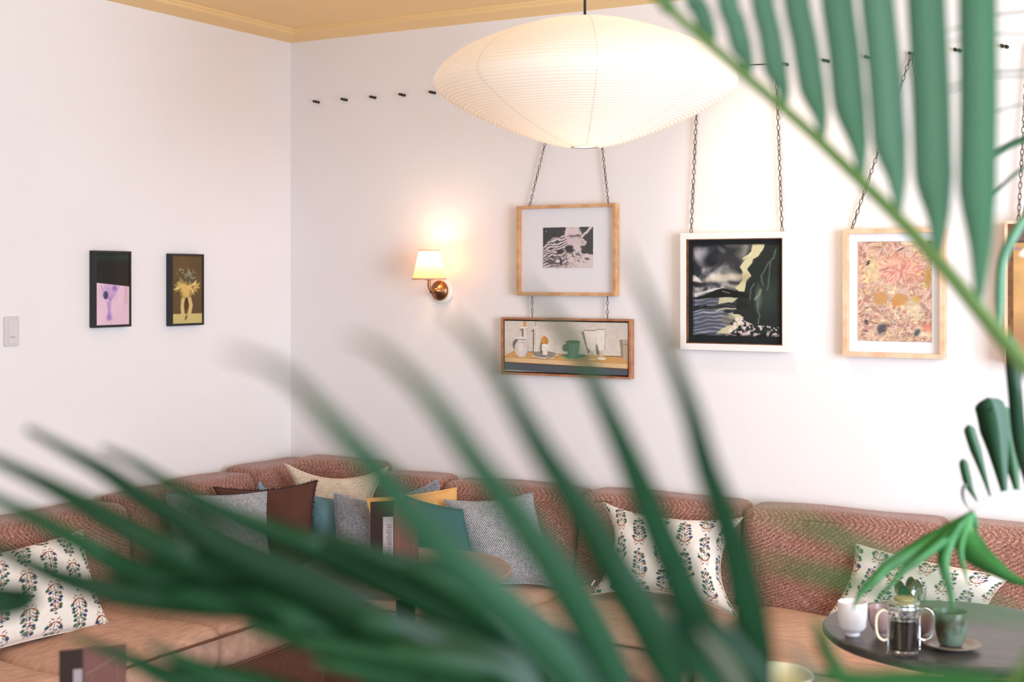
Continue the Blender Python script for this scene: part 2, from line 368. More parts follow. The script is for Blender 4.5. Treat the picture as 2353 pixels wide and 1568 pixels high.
def warp(c, amt, f, seed):
    dx = (fbm(c.u, c.v, seed, 3, f) - .45) * amt; dy = (fbm(c.u, c.v, seed + 1, 3, f) - .45) * amt
    xi = np.clip(((c.u + dx) * (c.w - 1)).round().astype(int), 0, c.w - 1); yi = np.clip(((c.v + dy) * (c.h - 1)).round().astype(int), 0, c.h - 1); c.c = c.c[yi, xi]; return c
def canvas_mesh(name, cv, O, U, V, mat, parent, thick=0.002):
    """painted sheet from O (top left) along U (right) and V (down), with a back face and real thickness"""
    cv.down(); h, w = cv.h, cv.w; O = np.array(O); U = np.array(U); V = np.array(V); nrm = np.cross(U, V); nrm = nrm / np.linalg.norm(nrm)
    pts = O + cv.u[..., None] * U + cv.v[..., None] * V; vs = pts.reshape(-1, 3); col = linA(cv.c).reshape(-1, 3)
    i = np.arange(h - 1)[:, None] * w + np.arange(w - 1)[None, :]; f = np.stack([i, i + w, i + w + 1, i + 1], -1).reshape(-1, 4).tolist()
    n = len(vs); back = np.array([O, O + U, O + U + V, O + V]) + nrm * thick; vs = np.vstack([vs, back]); col = np.vstack([col, np.ones((4, 3)) * 0.7])
    f += [(n, n + 1, n + 2, n + 3), (0, w - 1, n + 1, n), (w - 1, h * w - 1, n + 2, n + 1), (h * w - 1, (h - 1) * w, n + 3, n + 2), ((h - 1) * w, 0, n, n + 3)]
    return mk(name, vs, f, mat, parent, False, col=col)

# still life: white vessels, egg cup and green cup on a shelf
def cv_still():
    c = Canvas(270, 120, (222, 208, 196), asp=2.3); fx = lambda x: (x - 60) / 2180; fy = lambda y: (y - 115) / 935
    n = fbm(c.u * 2.3, c.v, 3, 4, 3); c.c = c.c * (0.93 + 0.14 * n[..., None])
    pl = lambda pts, col, k=1: c.poly([(fx(a), fy(b)) for a, b in pts], col, k); el = lambda x, y, rx, ry, col, soft=.12, k=1: c.ell(fx(x), fy(y), rx / 2180, ry / 935, col, 0, soft, k)
    ln = lambda pts, w, col, k=1: c.line([(fx(a), fy(b)) for a, b in pts], w / 935, col, k)
    pl([(60, 775), (235, 665), (640, 685), (2250, 720), (2250, 950), (60, 900)], (208, 158, 96))
    pl([(60, 800), (2250, 850), (2250, 945), (60, 885)], (226, 188, 142))
    pl([(60, 890), (2250, 940), (2250, 1090), (60, 1030)], (84, 90, 96)); ln([(60, 888), (2250, 938)], 7, (92, 58, 40))
    ln([(500, 680), (640, 684)], 5, (90, 60, 44)); ln([(1840, 720), (2140, 716)], 6, (92, 62, 44))
    W_ = (236, 226, 218); S = (118, 106, 98); S2 = (178, 164, 154)
    # candlesticks
    pl([(400, 120), (462, 120), (458, 225), (402, 225)], (216, 166, 96)); el(425, 240, 68, 16, (246, 236, 224)); ln([(360, 262), (490, 258)], 6, S2)
    pl([(385, 262), (410, 262), (408, 410), (380, 400)], S); pl([(410, 262), (456, 262), (456, 420), (408, 420)], W_); pl([(330, 290), (375, 260), (385, 290)], S)
    ln([(625, 130), (622, 215)], 7, (190, 150, 138)); el(630, 238, 68, 18, (214, 190, 180)); el(630, 232, 56, 10, (246, 236, 226))
    pl([(580, 275), (606, 262), (600, 680), (578, 680)], S); pl([(606, 262), (660, 262), (660, 675), (602, 675)], W_); ln([(634, 270), (632, 670)], 5, S2); pl([(530, 320), (578, 270), (585, 300)], S)
    # jar
    el(300, 560, 90, 110, S, .3); el(370, 620, 122, 160, (216, 204, 198), .1); pl([(300, 560), (440, 560), (440, 780), (320, 780)], (222, 210, 204)); el(360, 560, 40, 140, W_, .6, .7)
    el(360, 440, 105, 34, W_); ln([(262, 455), (450, 458)], 6, S); el(372, 488, 66, 18, (232, 222, 214)); ln([(330, 510), (440, 510)], 5, S2); ln([(490, 560), (494, 660), (440, 780)], 5, S2)
    # egg cup and dish
    el(800, 720, 220, 60, (150, 136, 126)); ln([(575, 760), (660, 785), (790, 795), (940, 775), (1015, 720)], 12, (238, 224, 206)); ln([(590, 778), (790, 812), (1000, 745)], 5, (96, 78, 66))
    el(760, 620, 50, 130, S, .5); el(792, 480, 66, 92, (206, 140, 70), .1); el(770, 460, 30, 50, (224, 160, 92), .6, .6); el(794, 600, 72, 70, W_, .08); pl([(760, 640), (830, 640), (845, 730), (750, 730)], W_); el(792, 550, 70, 14, (248, 240, 230))
    pl([(722, 480), (742, 560), (735, 650), (712, 600)], S)
    # small glass
    c.line([(fx(960), fy(520)), (fx(1075), fy(520)), (fx(1100), fy(700)), (fx(1000), fy(700)), (fx(960), fy(520))], 5 / 935, (196, 180, 172), .8); pl([(965, 525), (1072, 525), (1094, 696), (1000, 696)], (226, 214, 206), .6)
    # green cup
    el(1320, 740, 235, 46, (90, 122, 98)); ln([(1110, 750), (1200, 785), (1340, 790), (1480, 765), (1560, 720)], 12, (160, 176, 130)); el(1160, 590, 50, 72, (108, 122, 92), .3)
    pl([(1172, 478), (1422, 490), (1395, 700), (1350, 765), (1240, 765), (1200, 700)], (110, 152, 126)); pl([(1172, 478), (1215, 482), (1240, 740), (1200, 700)], (86, 128, 104)); el(1298, 476, 122, 26, (70, 98, 78)); el(1298, 470, 100, 14, (92, 124, 98)); pl([(1300, 510), (1350, 510), (1330, 750), (1290, 750)], (128, 168, 140), .6)
    # goblets
    pl([(1440, 300), (1500, 260), (1600, 640), (1560, 700)], (140, 128, 116)); pl([(1480, 268), (1700, 262), (1680, 560), (1640, 640), (1580, 620), (1540, 560)], (230, 218, 208)); ln([(1490, 264), (1700, 262)], 8, (150, 134, 122)); pl([(1600, 640), (1650, 640), (1640, 780), (1610, 780)], (200, 176, 128)); el(1625, 785, 70, 16, (226, 206, 160))
    pl([(1690, 500), (1740, 560), (1760, 700), (1700, 700)], (130, 116, 106)); pl([(1690, 245), (1858, 245), (1840, 580), (1800, 640), (1740, 620), (1715, 500)], (234, 224, 214)); ln([(1690, 244), (1858, 240)], 9, (168, 152, 140)); ln([(1790, 640), (1790, 750)], 18, (206, 186, 160)); el(1790, 765, 76, 22, (244, 232, 212)); ln([(1856, 260), (1840, 600)], 4, S2)
    for x in (1560, 1610, 1650, 1760, 1810): ln([(x, 290), (x + 8, 580)], 4, (246, 238, 230), .8)
    # right beaker
    pl([(2095, 420), (2150, 415), (2160, 760), (2120, 700)], (150, 134, 118)); pl([(2140, 415), (2250, 415), (2250, 775), (2160, 775)], (188, 166, 144)); ln([(2140, 500), (2250, 500)], 8, (150, 128, 106))
    g = fbm(c.u * 12, c.v * 5, 9, 3, 5); c.c *= (0.95 + 0.1 * g[..., None]); return c
def cv_sea():
    c = Canvas(170, 184, (26, 32, 34)); fx = lambda x: (x - 185) / 1100; fy = lambda y: (y - 185) / 1185; u, v = c.u, c.v
    wx = fbm(u, v, 1, 3, 3) - .5; wy = fbm(u, v, 2, 3, 3) - .5; pl = lambda pts, col, k=1: c.poly([(fx(a) + 0, fy(b)) for a, b in pts], col, k)
    el = lambda x, y, rx, ry, col, soft=.5, k=1, ang=0: c.ell(fx(x), fy(y), rx / 1100, ry / 1185, col, ang, soft, k); ln = lambda pts, w, col, k=1: c.line([(fx(a), fy(b)) for a, b in pts], w / 1185, col, k)
    # cloud of swirling strokes
    dx, dy = u - 0.22, v - 0.17; ang = np.arctan2(dy, dx); rad = np.hypot(dx, dy)
    s = 0.5 + 0.5 * np.sin(rad * 46 + ang * 2 + wx * 26); g = fbm(u + wx * .5, v + wy * .5, 4, 4, 5)
    t = np.clip(g * 1.8 - .58 + .42 * (s - .5) + .34 * np.clip((v - .15) * 1.6, 0, 1), 0, 1)[..., None]
    sky = (1 - t) * np.array([38, 42, 50]) / 255 + t * np.array([214, 208, 204]) / 255; warm = np.clip((u - .3) * 2.2, 0, 1)[..., None]; sky = sky * (1 - warm * .55) + warm * .55 * (t * np.array([232, 222, 176]) / 255 + (1 - t) * np.array([70, 66, 60]) / 255)
    c.put((v < .62).astype(float), sky)
    el(300, 330, 110, 90, (196, 192, 200), .9, .7); el(440, 390, 120, 100, (26, 28, 34), .8, .95); el(620, 380, 190, 60, (52, 52, 56), .9, .7, .1); el(240, 650, 90, 44, (236, 228, 224), .6, .9, .5); el(260, 710, 130, 36, (30, 32, 38), .7, .9, -.1); el(580, 620, 230, 44, (222, 208, 190), .9, .8, -.1)
    pl([(940, 190), (1090, 185), (1080, 260), (1010, 350), (960, 380), (940, 440), (885, 500), (945, 600), (880, 650), (850, 790), (780, 790), (720, 740), (830, 640), (840, 540), (800, 470), (840, 390), (930, 290)], (204, 197, 158)); el(860, 620, 70, 60, (160, 150, 116), .9, .5); ln([(830, 370), (930, 300)], 10, (240, 232, 186), .8)
    # dark cliff on the right
    pl([(1090, 185), (1290, 185), (1290, 1370), (850, 1370), (700, 1000), (760, 900), (840, 840), (870, 700), (945, 600), (890, 510), (950, 430), (1060, 300)], (34, 40, 38))
    ln([(190, 850), (330, 800), (490, 770), (560, 752)], 16, (222, 216, 214), .8)
    pl([(190, 872), (400, 815), (560, 748), (700, 775), (860, 800), (900, 860), (760, 890), (190, 880)], (22, 24, 24))
    ln([(570, 790), (660, 815)], 6, (160, 160, 160), .7)
    # sea
    sea = 0.5 + 0.5 * np.sin(v * 150 + wx * 14 + np.sin(u * 9) * 1.2); st = (0.25 + .6 * sea * fbm(u * .5, v * 3, 8, 3, 6) * 1.6)[..., None]; seac = (1 - st) * np.array([30, 34, 44]) / 255 + st * np.array([190, 192, 212]) / 255
    m = ((v > fy(880)) & (u < fx(760) - (v - fy(900)) * .25)).astype(float); c.put(m, seac)
    pl([(190, 990), (480, 970), (560, 950), (760, 890), (900, 980), (700, 1060), (470, 1010), (190, 1060)], (26, 28, 28), .7); pl([(540, 885), (765, 884), (700, 950), (520, 962)], (190, 184, 154)); el(345, 985, 30, 16, (16, 18, 22)); el(240, 1000, 40, 18, (20, 22, 26), .5, .8)
    ln([(480, 1040), (640, 1025), (740, 1022)], 9, (206, 198, 168), .8)
    pl([(680, 1085), (790, 1100), (838, 1130), (820, 1200), (740, 1270), (640, 1345), (480, 1360), (560, 1290), (690, 1220), (740, 1160), (640, 1130)], (196, 190, 156)); pl([(560, 1120), (690, 1090), (750, 1150), (660, 1230), (560, 1260)], (120, 118, 100), .6); el(690, 1205, 24, 14, (30, 26, 24)); el(735, 1180, 20, 10, (30, 26, 24)); el(640, 1065, 60, 18, (30, 30, 30), .6, .9)
    # trees and shingle
    for pts in (((1225, 260), (1210, 360), (1140, 440), (1100, 530), (1060, 600), (1080, 700)), ((1010, 850), (1030, 1000), (1040, 1100), (1010, 1220)), ((980, 700), (930, 760), (915, 900)), ((1170, 430), (1150, 600), (1130, 760))): ln(pts, 9, (120, 136, 120), .55)
    el(1030, 880, 40, 150, (134, 146, 128), .9, .45); el(1130, 860, 120, 200, (66, 92, 76), 1.2, .35); ln([(980, 890), (1030, 840), (1060, 760)], 16, (150, 158, 138), .5)
    g2 = fbm(u * 3, v * 3, 15, 3, 14); msk = ((v > fy(1240) - (u - fx(820)) * .0 - np.clip((fx(1000) - u), 0, 1) * .5) & (u > fx(1290) - (v) * .62)).astype(float) * (v > fy(1130)); c.put(msk * np.clip((g2 - .42) * 8, 0, 1), (232, 212, 208), .9)
    edge = np.minimum(np.minimum(u, 1 - u), np.minimum(v, 1 - v)); c.c *= np.clip(.45 + edge * 18, 0, 1)[..., None]; return c
def cv_garden():
    c = Canvas(150, 200, (222, 188, 150)); u, v = c.u, c.v; wx = fbm(u, v, 21, 3, 4) - .5; wy = fbm(u, v, 22, 3, 4) - .5
    pal = np.array([[238, 214, 176], [214, 168, 138], [224, 190, 172], [196, 140, 122], [232, 204, 150], [206, 160, 150]]) / 255
    g = fbm(u * 1.2 + wx * .35, v * 2 + wy * .35, 23, 4, 9); k = np.clip(((g - .2) / .55) * 5.99, 0, 5).astype(int); c.c = pal[k]
    g2 = fbm(u + wx * .2, v * 1.3, 24, 3, 22); c.c *= (0.78 + .42 * g2[..., None])
    fx = lambda x: (x - 205) / 840; fy = lambda y: (y - 225) / 1140; el = lambda x, y, rx, ry, col, soft=.6, k=1, a=0: c.ell(fx(x), fy(y), rx / 840, ry / 1140, col, a, soft, k)
    r2 = random.Random(3)
    el(690, 540, 210, 150, (222, 140, 116), 1.2, .6); el(640, 580, 90, 60, (206, 132, 122), 1, .5); el(560, 470, 130, 30, (236, 206, 168), .8, .5); el(370, 560, 100, 110, (232, 212, 156), 1.1, .6)
    for _ in range(90):
        a = r2.uniform(0, 6.28); rr = r2.uniform(20, 260); x = 700 + math.cos(a) * rr; y = 560 + math.sin(a) * rr * .8; el(x, y, 26, 8, r2.choice([(234, 176, 158), (214, 130, 110), (240, 208, 190), (190, 108, 98)]), .8, .7, a)
    el(460, 875, 78, 76, (198, 142, 78), .3, .9); el(690, 890, 92, 68, (200, 144, 76), .3, .9); el(640, 930, 50, 40, (206, 136, 76), .4, .9); el(870, 880, 44, 44, (196, 152, 60), .6, .8)
    el(840, 1010, 110, 110, (224, 208, 170), .9, .6); el(480, 1230, 52, 60, (64, 62, 66), .6, .9); el(520, 1190, 50, 24, (74, 70, 76), .6, .8); el(300, 1150, 22, 30, (40, 36, 34), .5, .9); el(320, 480, 26, 12, (36, 34, 34), .5, .95, -.5); el(320, 455, 22, 10, (40, 40, 36), .5, .9, -.5); el(880, 1260, 40, 30, (44, 74, 78), .6, .9, -.6); el(700, 315, 44, 8, (56, 44, 32), .5, .9, -.35); el(295, 1250, 26, 14, (36, 32, 34), .5, .9)
    el(1000, 640, 36, 110, (182, 136, 50), .7, .8); el(1005, 1195, 60, 60, (214, 118, 86), .8, .7); c.line([(fx(930), fy(940)), (fx(1040), fy(1060))], .02, (170, 130, 122), .8); el(1025, 240, 26, 26, (70, 84, 66), .6, .8); el(500, 545, 60, 8, (150, 92, 80), .5, .8, -.2)
    for _ in range(180):
        el(r2.uniform(200, 1050), r2.uniform(980, 1370), r2.uniform(12, 30), r2.uniform(4, 8), r2.choice([(240, 206, 180), (176, 110, 92), (150, 96, 84), (232, 190, 170), (120, 110, 90)]), .8, .75, r2.uniform(-.9, .3))
    for _ in range(26): el(r2.uniform(215, 290), r2.uniform(250, 1300), 20, 6, (168, 90, 74), .6, .7, -.6)
    return c
def cv_etch():
    c = Canvas(150, 120, (228, 208, 206), asp=1.28); u, v = c.u, c.v; wx = fbm(u, v, 31, 3, 4) - .5; wy = fbm(u, v, 32, 3, 4) - .5
    fx = lambda x: (x - 465) / 785; fy = lambda y: (y - 435) / 615; pl = lambda pts, col, k=1: c.poly([(fx(a), fy(b)) for a, b in pts], col, k); el = lambda x, y, rx, ry, col, soft=.4, k=1, a=0: c.ell(fx(x), fy(y), rx / 785, ry / 615, col, a, soft, k)
    ink = (38, 36, 40)
    s = np.sin((v * 1.0 + u * .42) * 95 + wx * 22); msk = np.clip(s * 2 - .1, 0, 1) * ((u < .5) & (v > .25)); c.put(msk, ink, .85)
    s2 = np.sin(fbm(u, v, 35, 3, 5) * 55); c.put(np.clip(s2 * 2 - 1.0, 0, 1) * ((v > .62) | (u > .5)), (70, 60, 64), .7)
    pl([(465, 435), (820, 435), (800, 560), (700, 590), (620, 590), (540, 660), (465, 720)], ink); pl([(1040, 435), (1250, 435), (1250, 850), (1140, 840), (1070, 820), (1040, 720), (1130, 700), (1150, 650), (1060, 600), (1080, 540), (1020, 470)], (44, 48, 48))
    st = np.sin((u - v) * 120 + wy * 25); m = ((u < .45) & (v < .35)) | (u > .72); c.put(np.clip(st * 2 - 1.3, 0, 1) * m, (190, 178, 178), .6)
    el(890, 760, 76, 56, (46, 44, 48)); el(740, 800, 60, 34, ink, .5, .9); el(930, 500, 120, 70, (226, 206, 204), .4, .95); el(960, 570, 110, 20, (60, 54, 58), .8, .6); el(940, 650, 110, 60, (222, 200, 200), .6, .9); el(1005, 740, 60, 60, (224, 204, 204), .5); el(1085, 660, 50, 46, (226, 208, 206), .2); el(1085, 664, 34, 30, (170, 154, 156), .6, .6)
    c.line([(fx(1070), fy(590)), (fx(1150), fy(520)), (fx(1225), fy(445))], .026, (228, 210, 208)); pl([(1080, 860), (1160, 838), (1250, 870), (1250, 1045), (1000, 1045), (1040, 940)], (226, 208, 206)); el(1140, 905, 40, 12, ink, .5, .7); el(750, 960, 20, 70, ink, .5, .85, -.2); el(600, 950, 60, 30, (60, 56, 60), .8, .7)
    for x, y in ((1090, 950), (1120, 960), (1150, 930), (1060, 905), (1180, 915), (520, 490), (535, 495)): el(x, y, 7, 6, ink if x > 600 else (200, 190, 190), .5)
    c.put((v > .94).astype(float), (220, 200, 198), .6); return c
def cv_pinkvase():
    c = Canvas(84, 174, (232, 196, 212), asp=.5); u, v = c.u, c.v; g = fbm(u, v, 41, 3, 4); c.c *= (.95 + .1 * g[..., None]); fx = lambda x: (x - 430) / 505; fy = lambda y: (y - 265) / 1035
    grad = np.clip((u - .4) * 1.2, 0, 1)[..., None]; c.c = c.c * (1 - grad * .3) + grad * .3 * np.array([236, 186, 200]) / 255
    V_ = (150, 118, 186); V2 = (196, 158, 206)
    el = lambda x, y, rx, ry, col, soft=.5, k=1, a=0: c.ell(fx(x), fy(y), rx / 505, ry / 1035, col, a, soft, k)
    for x in (500, 560, 600, 640, 690, 740, 790): c.line([(fx(640), fy(960)), (fx((x + 640) / 2), fy(850)), (fx(x), fy(730))], .006, V_, .7)
    el(620, 830, 110, 110, V2, 1, .6); el(710, 770, 36, 40, (120, 92, 170), .8, .6); el(575, 870, 36, 58, (70, 64, 96), .3); el(560, 860, 24, 30, (92, 84, 112), .6, .7)
    c.poly([(fx(585), fy(960)), (fx(665), fy(960)), (fx(655), fy(1090)), (fx(680), fy(1200)), (fx(660), fy(1235)), (fx(590), fy(1235)), (fx(575), fy(1200)), (fx(605), fy(1090))], V2, .8); el(628, 1190, 26, 46, (136, 104, 182), .8, .6); c.line([(fx(620), fy(980)), (fx(630), fy(1180))], .008, V_, .7)
    c.poly([(fx(860), fy(740)), (fx(910), fy(745)), (fx(905), fy(1000)), (fx(850), fy(1000))], (212, 172, 190), .7)
    top = (v < fy(690) + (u) * .055).astype(float); d = np.array([30, 30, 28]) / 255 + (g[..., None] - .5) * .05 + np.array([.12, .05, .02]) * np.clip(u - .45, 0, 1)[..., None]; d = d + np.array([.0, .10, .06]) * (np.exp(-((v - .06) / .05) ** 2))[..., None] * .8; c.put(top, np.clip(d, 0, 1)); return c
def cv_goldvase():
    c = Canvas(76, 168, (98, 76, 44), asp=.47); u, v = c.u, c.v; g = fbm(u, v, 51, 3, 3); c.c *= (.85 + .3 * g[..., None]); fx = lambda x: (x - 1550) / 430; fy = lambda y: (y - 315) / 965
    el = lambda x, y, rx, ry, col, soft=.5, k=1, a=0: c.ell(fx(x), fy(y), rx / 430, ry / 965, col, a, soft, k); r3 = random.Random(8)
    c.put((v > .855).astype(float), (206, 184, 118)); c.put((v > .93).astype(float), (196, 182, 116), .6)
    for _ in range(60):
        a = r3.uniform(0, 6.28); rr = r3.uniform(0, 1); el(1760 + math.cos(a) * rr * 150, 590 + math.sin(a) * rr * 120, 16, 9, r3.choice([(136, 142, 122), (112, 116, 96), (166, 166, 136), (96, 100, 84)]), .8, .8, r3.uniform(0, 3))
    for _ in range(80):
        a = r3.uniform(-1.2, 4.3); rr = r3.uniform(0, 1); el(1765 + math.cos(a) * rr * 180, 760 + math.sin(a) * rr * 100, 32, 9, r3.choice([(226, 198, 118), (206, 172, 92), (236, 214, 146), (186, 150, 78)]), .8, .85, a)
    el(1745, 830, 70, 110, (222, 184, 104), .8, .9); c.line([(fx(1700), fy(940)), (fx(1692), fy(1050)), (fx(1700), fy(1150))], .028, (212, 182, 120)); c.line([(fx(1795), fy(930)), (fx(1815), fy(1020)), (fx(1790), fy(1150))], .03, (214, 186, 120)); el(1750, 1020, 34, 80, (88, 56, 34), .4); el(1755, 950, 18, 40, (60, 40, 26), .6); el(1745, 1195, 14, 40, (86, 70, 40), .8, .8, .3); return c
def cv_brown():
    c = Canvas(120, 160, (206, 160, 104)); u, v = c.u, c.v; g = fbm(u, v, 61, 4, 5); c.c *= (.85 + .3 * g[..., None]); c.put((v < .115).astype(float), (112, 88, 82)); c.put(((v > .105) & (v < .12)).astype(float), (84, 62, 54)); c.put(np.clip((v - .62) * 3, 0, 1), (134, 98, 78), .8); c.put(np.clip((v - .72) * 6 + g - .5, 0, 1), (176, 120, 88), .8)
    c.ell(.22, .16, .18, .05, (244, 226, 212), -.3, .2); c.ell(.04, .165, .03, .014, (160, 128, 130), 0, .4); return c

# ------------------------------------------------------------------ framed pictures
def frame_y(name, label, x0, x1, z0, z1, d, bw, mat, y0=-0.006, rec=0.012, bwside=None):
    """frame hanging on the back wall, front face at y = y0 - d"""
    e = empty(name, ((x0 + x1) / 2, y0, z0), label, 'picture', None); yb, yf = y0, y0 - d
    o = [(x0, z0), (x1, z0), (x1, z1), (x0, z1)]; b = bw; i = [(x0 + b, z0 + b), (x1 - b, z0 + b), (x1 - b, z1 - b), (x0 + b, z1 - b)]
    vs = [(x, yb, z) for x, z in o] + [(x, yf, z) for x, z in o] + [(x, yb, z) for x, z in i] + [(x, yf, z) for x, z in i]
    for k in range(4):
        j = (k + 1) % 4; q = [vs[k], vs[j], vs[4 + k], vs[4 + j], vs[8 + k], vs[8 + j], vs[12 + k], vs[12 + j]]
        MB().add(q, [(0, 1, 3, 2), (2, 3, 7, 6), (6, 7, 5, 4), (4, 5, 1, 0), (0, 2, 6, 4), (1, 5, 7, 3)]).build('frame_rail', mat, e, False)
    return e, yf
def rectY(l, t, r, b, yf):
    a = PY(l, t, yf); c = PY(l, b, yf); x1 = PY(r, t, yf).x; return a.x, x1, c.z, a.z
# pencil etching in oak frame
x0, x1, z0, z1 = rectY(1187, 474, 1414, 679, -0.041)
F1, yf = frame_y('framed_etching', 'black and white etching in wide white mount, hung above the still life', x0, x1, z0, z1, 0.035, 0.012, M_oak)
MB().box((x0 + .011, -0.020, z0 + .011), (x1 - .011, -0.012, z1 - .011)).build('mount_board', M_mat, F1, False)
a = PY(1248, 523.5, -0.022); b = PY(1363, 615, -0.022); canvas_mesh('print', warp(cv_etch(), .07, 12, 93), (a.x, -0.022, a.z), (b.x - a.x, 0, 0), (0, 0, b.z - a.z - .002), M_print, F1)
MB().box((x0 + .010, -0.034, z0 + .010), (x1 - .010, -0.032, z1 - .010)).build('glazing', M_glaz, F1, False)
F1R = (x0, x1, z0, z1)
# still life
x0, x1, z0, z1 = rectY(1151, 729.5, 1449, 860, -0.038)
F2, yf = frame_y('framed_still_life', 'wide still life painting of white vessels and a green cup, chained below the etching', x0, x1, z0, z1, 0.032, 0.008, M_oakd)
MB().box((x0 + .007, -0.022, z0 + .007), (x1 - .007, -0.010, z1 - .007)).build('backing_board', plain('shadow_gap', (66, 34, 24), 0.8), F2, False)
canvas_mesh('painting', warp(cv_still(), .004, 10, 96), (x0 + .014, -0.032, z1 - .014), (x1 - x0 - .028, 0, 0), (0, 0, -(z1 - z0) + .028), M_paint, F2, 0.01)
F2R = (x0, x1, z0, z1)
# dark seascape
x0, x1, z0, z1 = rectY(1563, 536, 1812, 803, -0.046)
F3, yf = frame_y('framed_seascape', 'square dark stormy coast painting in a white box frame hung on two chains', x0, x1, z0, z1, 0.04, 0.0235, M_whitef)
ins = 0.023
F3i, _ = None, None
mb = MB()
for (ax, bx, az, bz) in ((x0 + ins, x1 - ins, z1 - ins - .004, z1 - ins), (x0 + ins, x1 - ins, z0 + ins, z0 + ins + .004), (x0 + ins, x0 + ins + .004, z0 + ins, z1 - ins), (x1 - ins - .004, x1 - ins, z0 + ins, z1 - ins)): mb.box((ax, -0.044, az), (bx, -0.014, bz))
mb.build('inner_slip', M_walnut, F3, False)
MB().box((x0 + ins, -0.028, z0 + ins), (x1 - ins, -0.012, z1 - ins)).build('mount_board', M_matb, F3, False)
a = PY(1591, 563, -0.031); b = PY(1791, 775, -0.031); canvas_mesh('painting', warp(cv_sea(), .05, 7, 90), (a.x, -0.031, a.z), (b.x - a.x, 0, 0), (0, 0, b.z - a.z), M_paint, F3)
F3R = (x0, x1, z0, z1)
# pink garden painting
x0, x1, z0, z1 = rectY(1936, 527, 2170, 819, -0.046)
F4, yf = frame_y('framed_garden_painting', 'pink and ochre dabbed painting with white mount in pale oak frame', x0, x1, z0, z1, 0.04, 0.016, M_oakp)
MB().box((x0 + .015, -0.014, z0 + .015), (x1 - .015, -0.010, z1 - .015)).build('mount_board', M_matw, F4, False)
a = PY(1972, 556, -0.018); b = PY(2141, 787, -0.018); canvas_mesh('painting', cv_garden(), (a.x, -0.018, a.z), (b.x - a.x, 0, 0), (0, 0, b.z - a.z), M_paint, F4)
MB().box((x0 + .014, -0.040, z0 + .014), (x1 - .014, -0.038, z1 - .014)).build('glazing', M_glaz, F4, False)
F4R = (x0, x1, z0, z1)
# brown painting cut by the frame edge
x0 = PY(2308, 508, -0.10).x; z1 = PY(2308, 508, -0.10).z; z0 = PY(2308, 840, -0.10).z; x1 = x0 + 0.44
F5, yf = frame_y('framed_brown_painting', 'brown ochre painting in deep oak box frame at the right edge', x0, x1, z0, z1, 0.094, 0.010, M_oakp)
MB().box((x0 + .010, -0.096, z0 + .01), (x0 + .026, -0.02, z1 - .01)).box((x1 - .026, -0.096, z0 + .01), (x1 - .01, -0.02, z1 - .01)).box((x0 + .026, -0.096, z1 - .02), (x1 - .026, -0.02, z1 - .01)).box((x0 + .026, -0.096, z0 + .01), (x1 - .026, -0.02, z0 + .02)).build('inner_slip', M_walnut, F5, False)
canvas_mesh('painting', cv_brown(), (x0 + .026, -0.085, z1 - .02), (x1 - x0 - .052, 0, 0), (0, 0, -(z1 - z0) + .04), M_paint, F5, 0.02)
F5R = (x0, x1, z0, z1)
# two small black frames on the left wall
def frame_x(name, label, l, t, r, b, cv, d=0.03):
    p = PX(l, t, d); y0 = p.y; z1 = p.z; z0 = PX(l, b, d).z; y1 = PX(r, t, d).y; e = empty(name, (0.003, (y0 + y1) / 2, z0), label, 'picture'); bw = 0.009
    o = [(y0, z0), (y1, z0), (y1, z1), (y0, z1)]; i = [(y0 + bw, z0 + bw), (y1 - bw, z0 + bw), (y1 - bw, z1 - bw), (y0 + bw, z1 - bw)]
    for k in range(4):
        j = (k + 1) % 4; q = [(0.003, *o[k]), (0.003, *o[j]), (d, *o[k]), (d, *o[j]), (0.003, *i[k]), (0.003, *i[j]), (d, *i[k]), (d, *i[j])]
        MB().add(q, [(0, 1, 3, 2), (2, 3, 7, 6), (6, 7, 5, 4), (4, 5, 1, 0), (0, 2, 6, 4), (1, 5, 7, 3)]).build('frame_rail', M_black, e, False)
    canvas_mesh('painting', cv, (d - .003, y0 + bw, z1 - bw), (0, y1 - y0 - 2 * bw, 0), (0, 0, -(z1 - z0) + 2 * bw), M_paint, e, 0.012)
frame_x('framed_pink_vase', 'slim black framed painting, black above and pink below with a violet vase, on left wall', 218, 576, 302, 754, cv_pinkvase())
frame_x('framed_gold_vase', 'slim black framed painting of a golden bouquet on brown, nearer the room corner', 394, 583, 469, 750, cv_goldvase())

# ------------------------------------------------------------------ light switch
p = PX(11, 728, 0.008); q = PX(45, 796, 0.008); ys0, ys1, zs1, zs0 = p.y, q.y, p.z, PX(11, 797, 0.008).z
S = empty('light_switch', (0, (ys0 + ys1) / 2, zs0), 'narrow white rocker light switch on the left wall', 'light switch')
def rbox_x(x0, x1, y0, y1, z0, z1, r, n=5):
    pts = []
    for cy, cz, a0 in ((y1 - r, z1 - r, 0), (y0 + r, z1 - r, 90), (y0 + r, z0 + r, 180), (y1 - r, z0 + r, 270)):
        for k in range(n + 1): a = math.radians(a0 + 90 * k / n); pts.append((cy + r * math.cos(a), cz + r * math.sin(a)))
    m = len(pts); cy, cz = (y0 + y1) / 2, (z0 + z1) / 2
    vs = [(x0, *t) for t in pts] + [(x1 - .002, *t) for t in pts] + [(x1, cy + (t[0] - cy) * .93, cz + (t[1] - cz) * .97) for t in pts]
    fs = [(k, (k + 1) % m, m + (k + 1) % m, m + k) for k in range(m)] + [(m + k, m + (k + 1) % m, 2 * m + (k + 1) % m, 2 * m + k) for k in range(m)] + [tuple(range(2 * m, 3 * m)), tuple(range(m))[::-1]]
    return MB().add(vs, fs)
rbox_x(0, 0.008, ys0, ys1, zs0, zs1, 0.008).build('switch_plate', M_switch, S, False)
rbox_x(0.006, 0.011, ys0 + (ys1 - ys0) * .25, ys1 - (ys1 - ys0) * .08, zs0 + .008, zs1 - .008, 0.004).build('rocker', M_switch2, S, False)
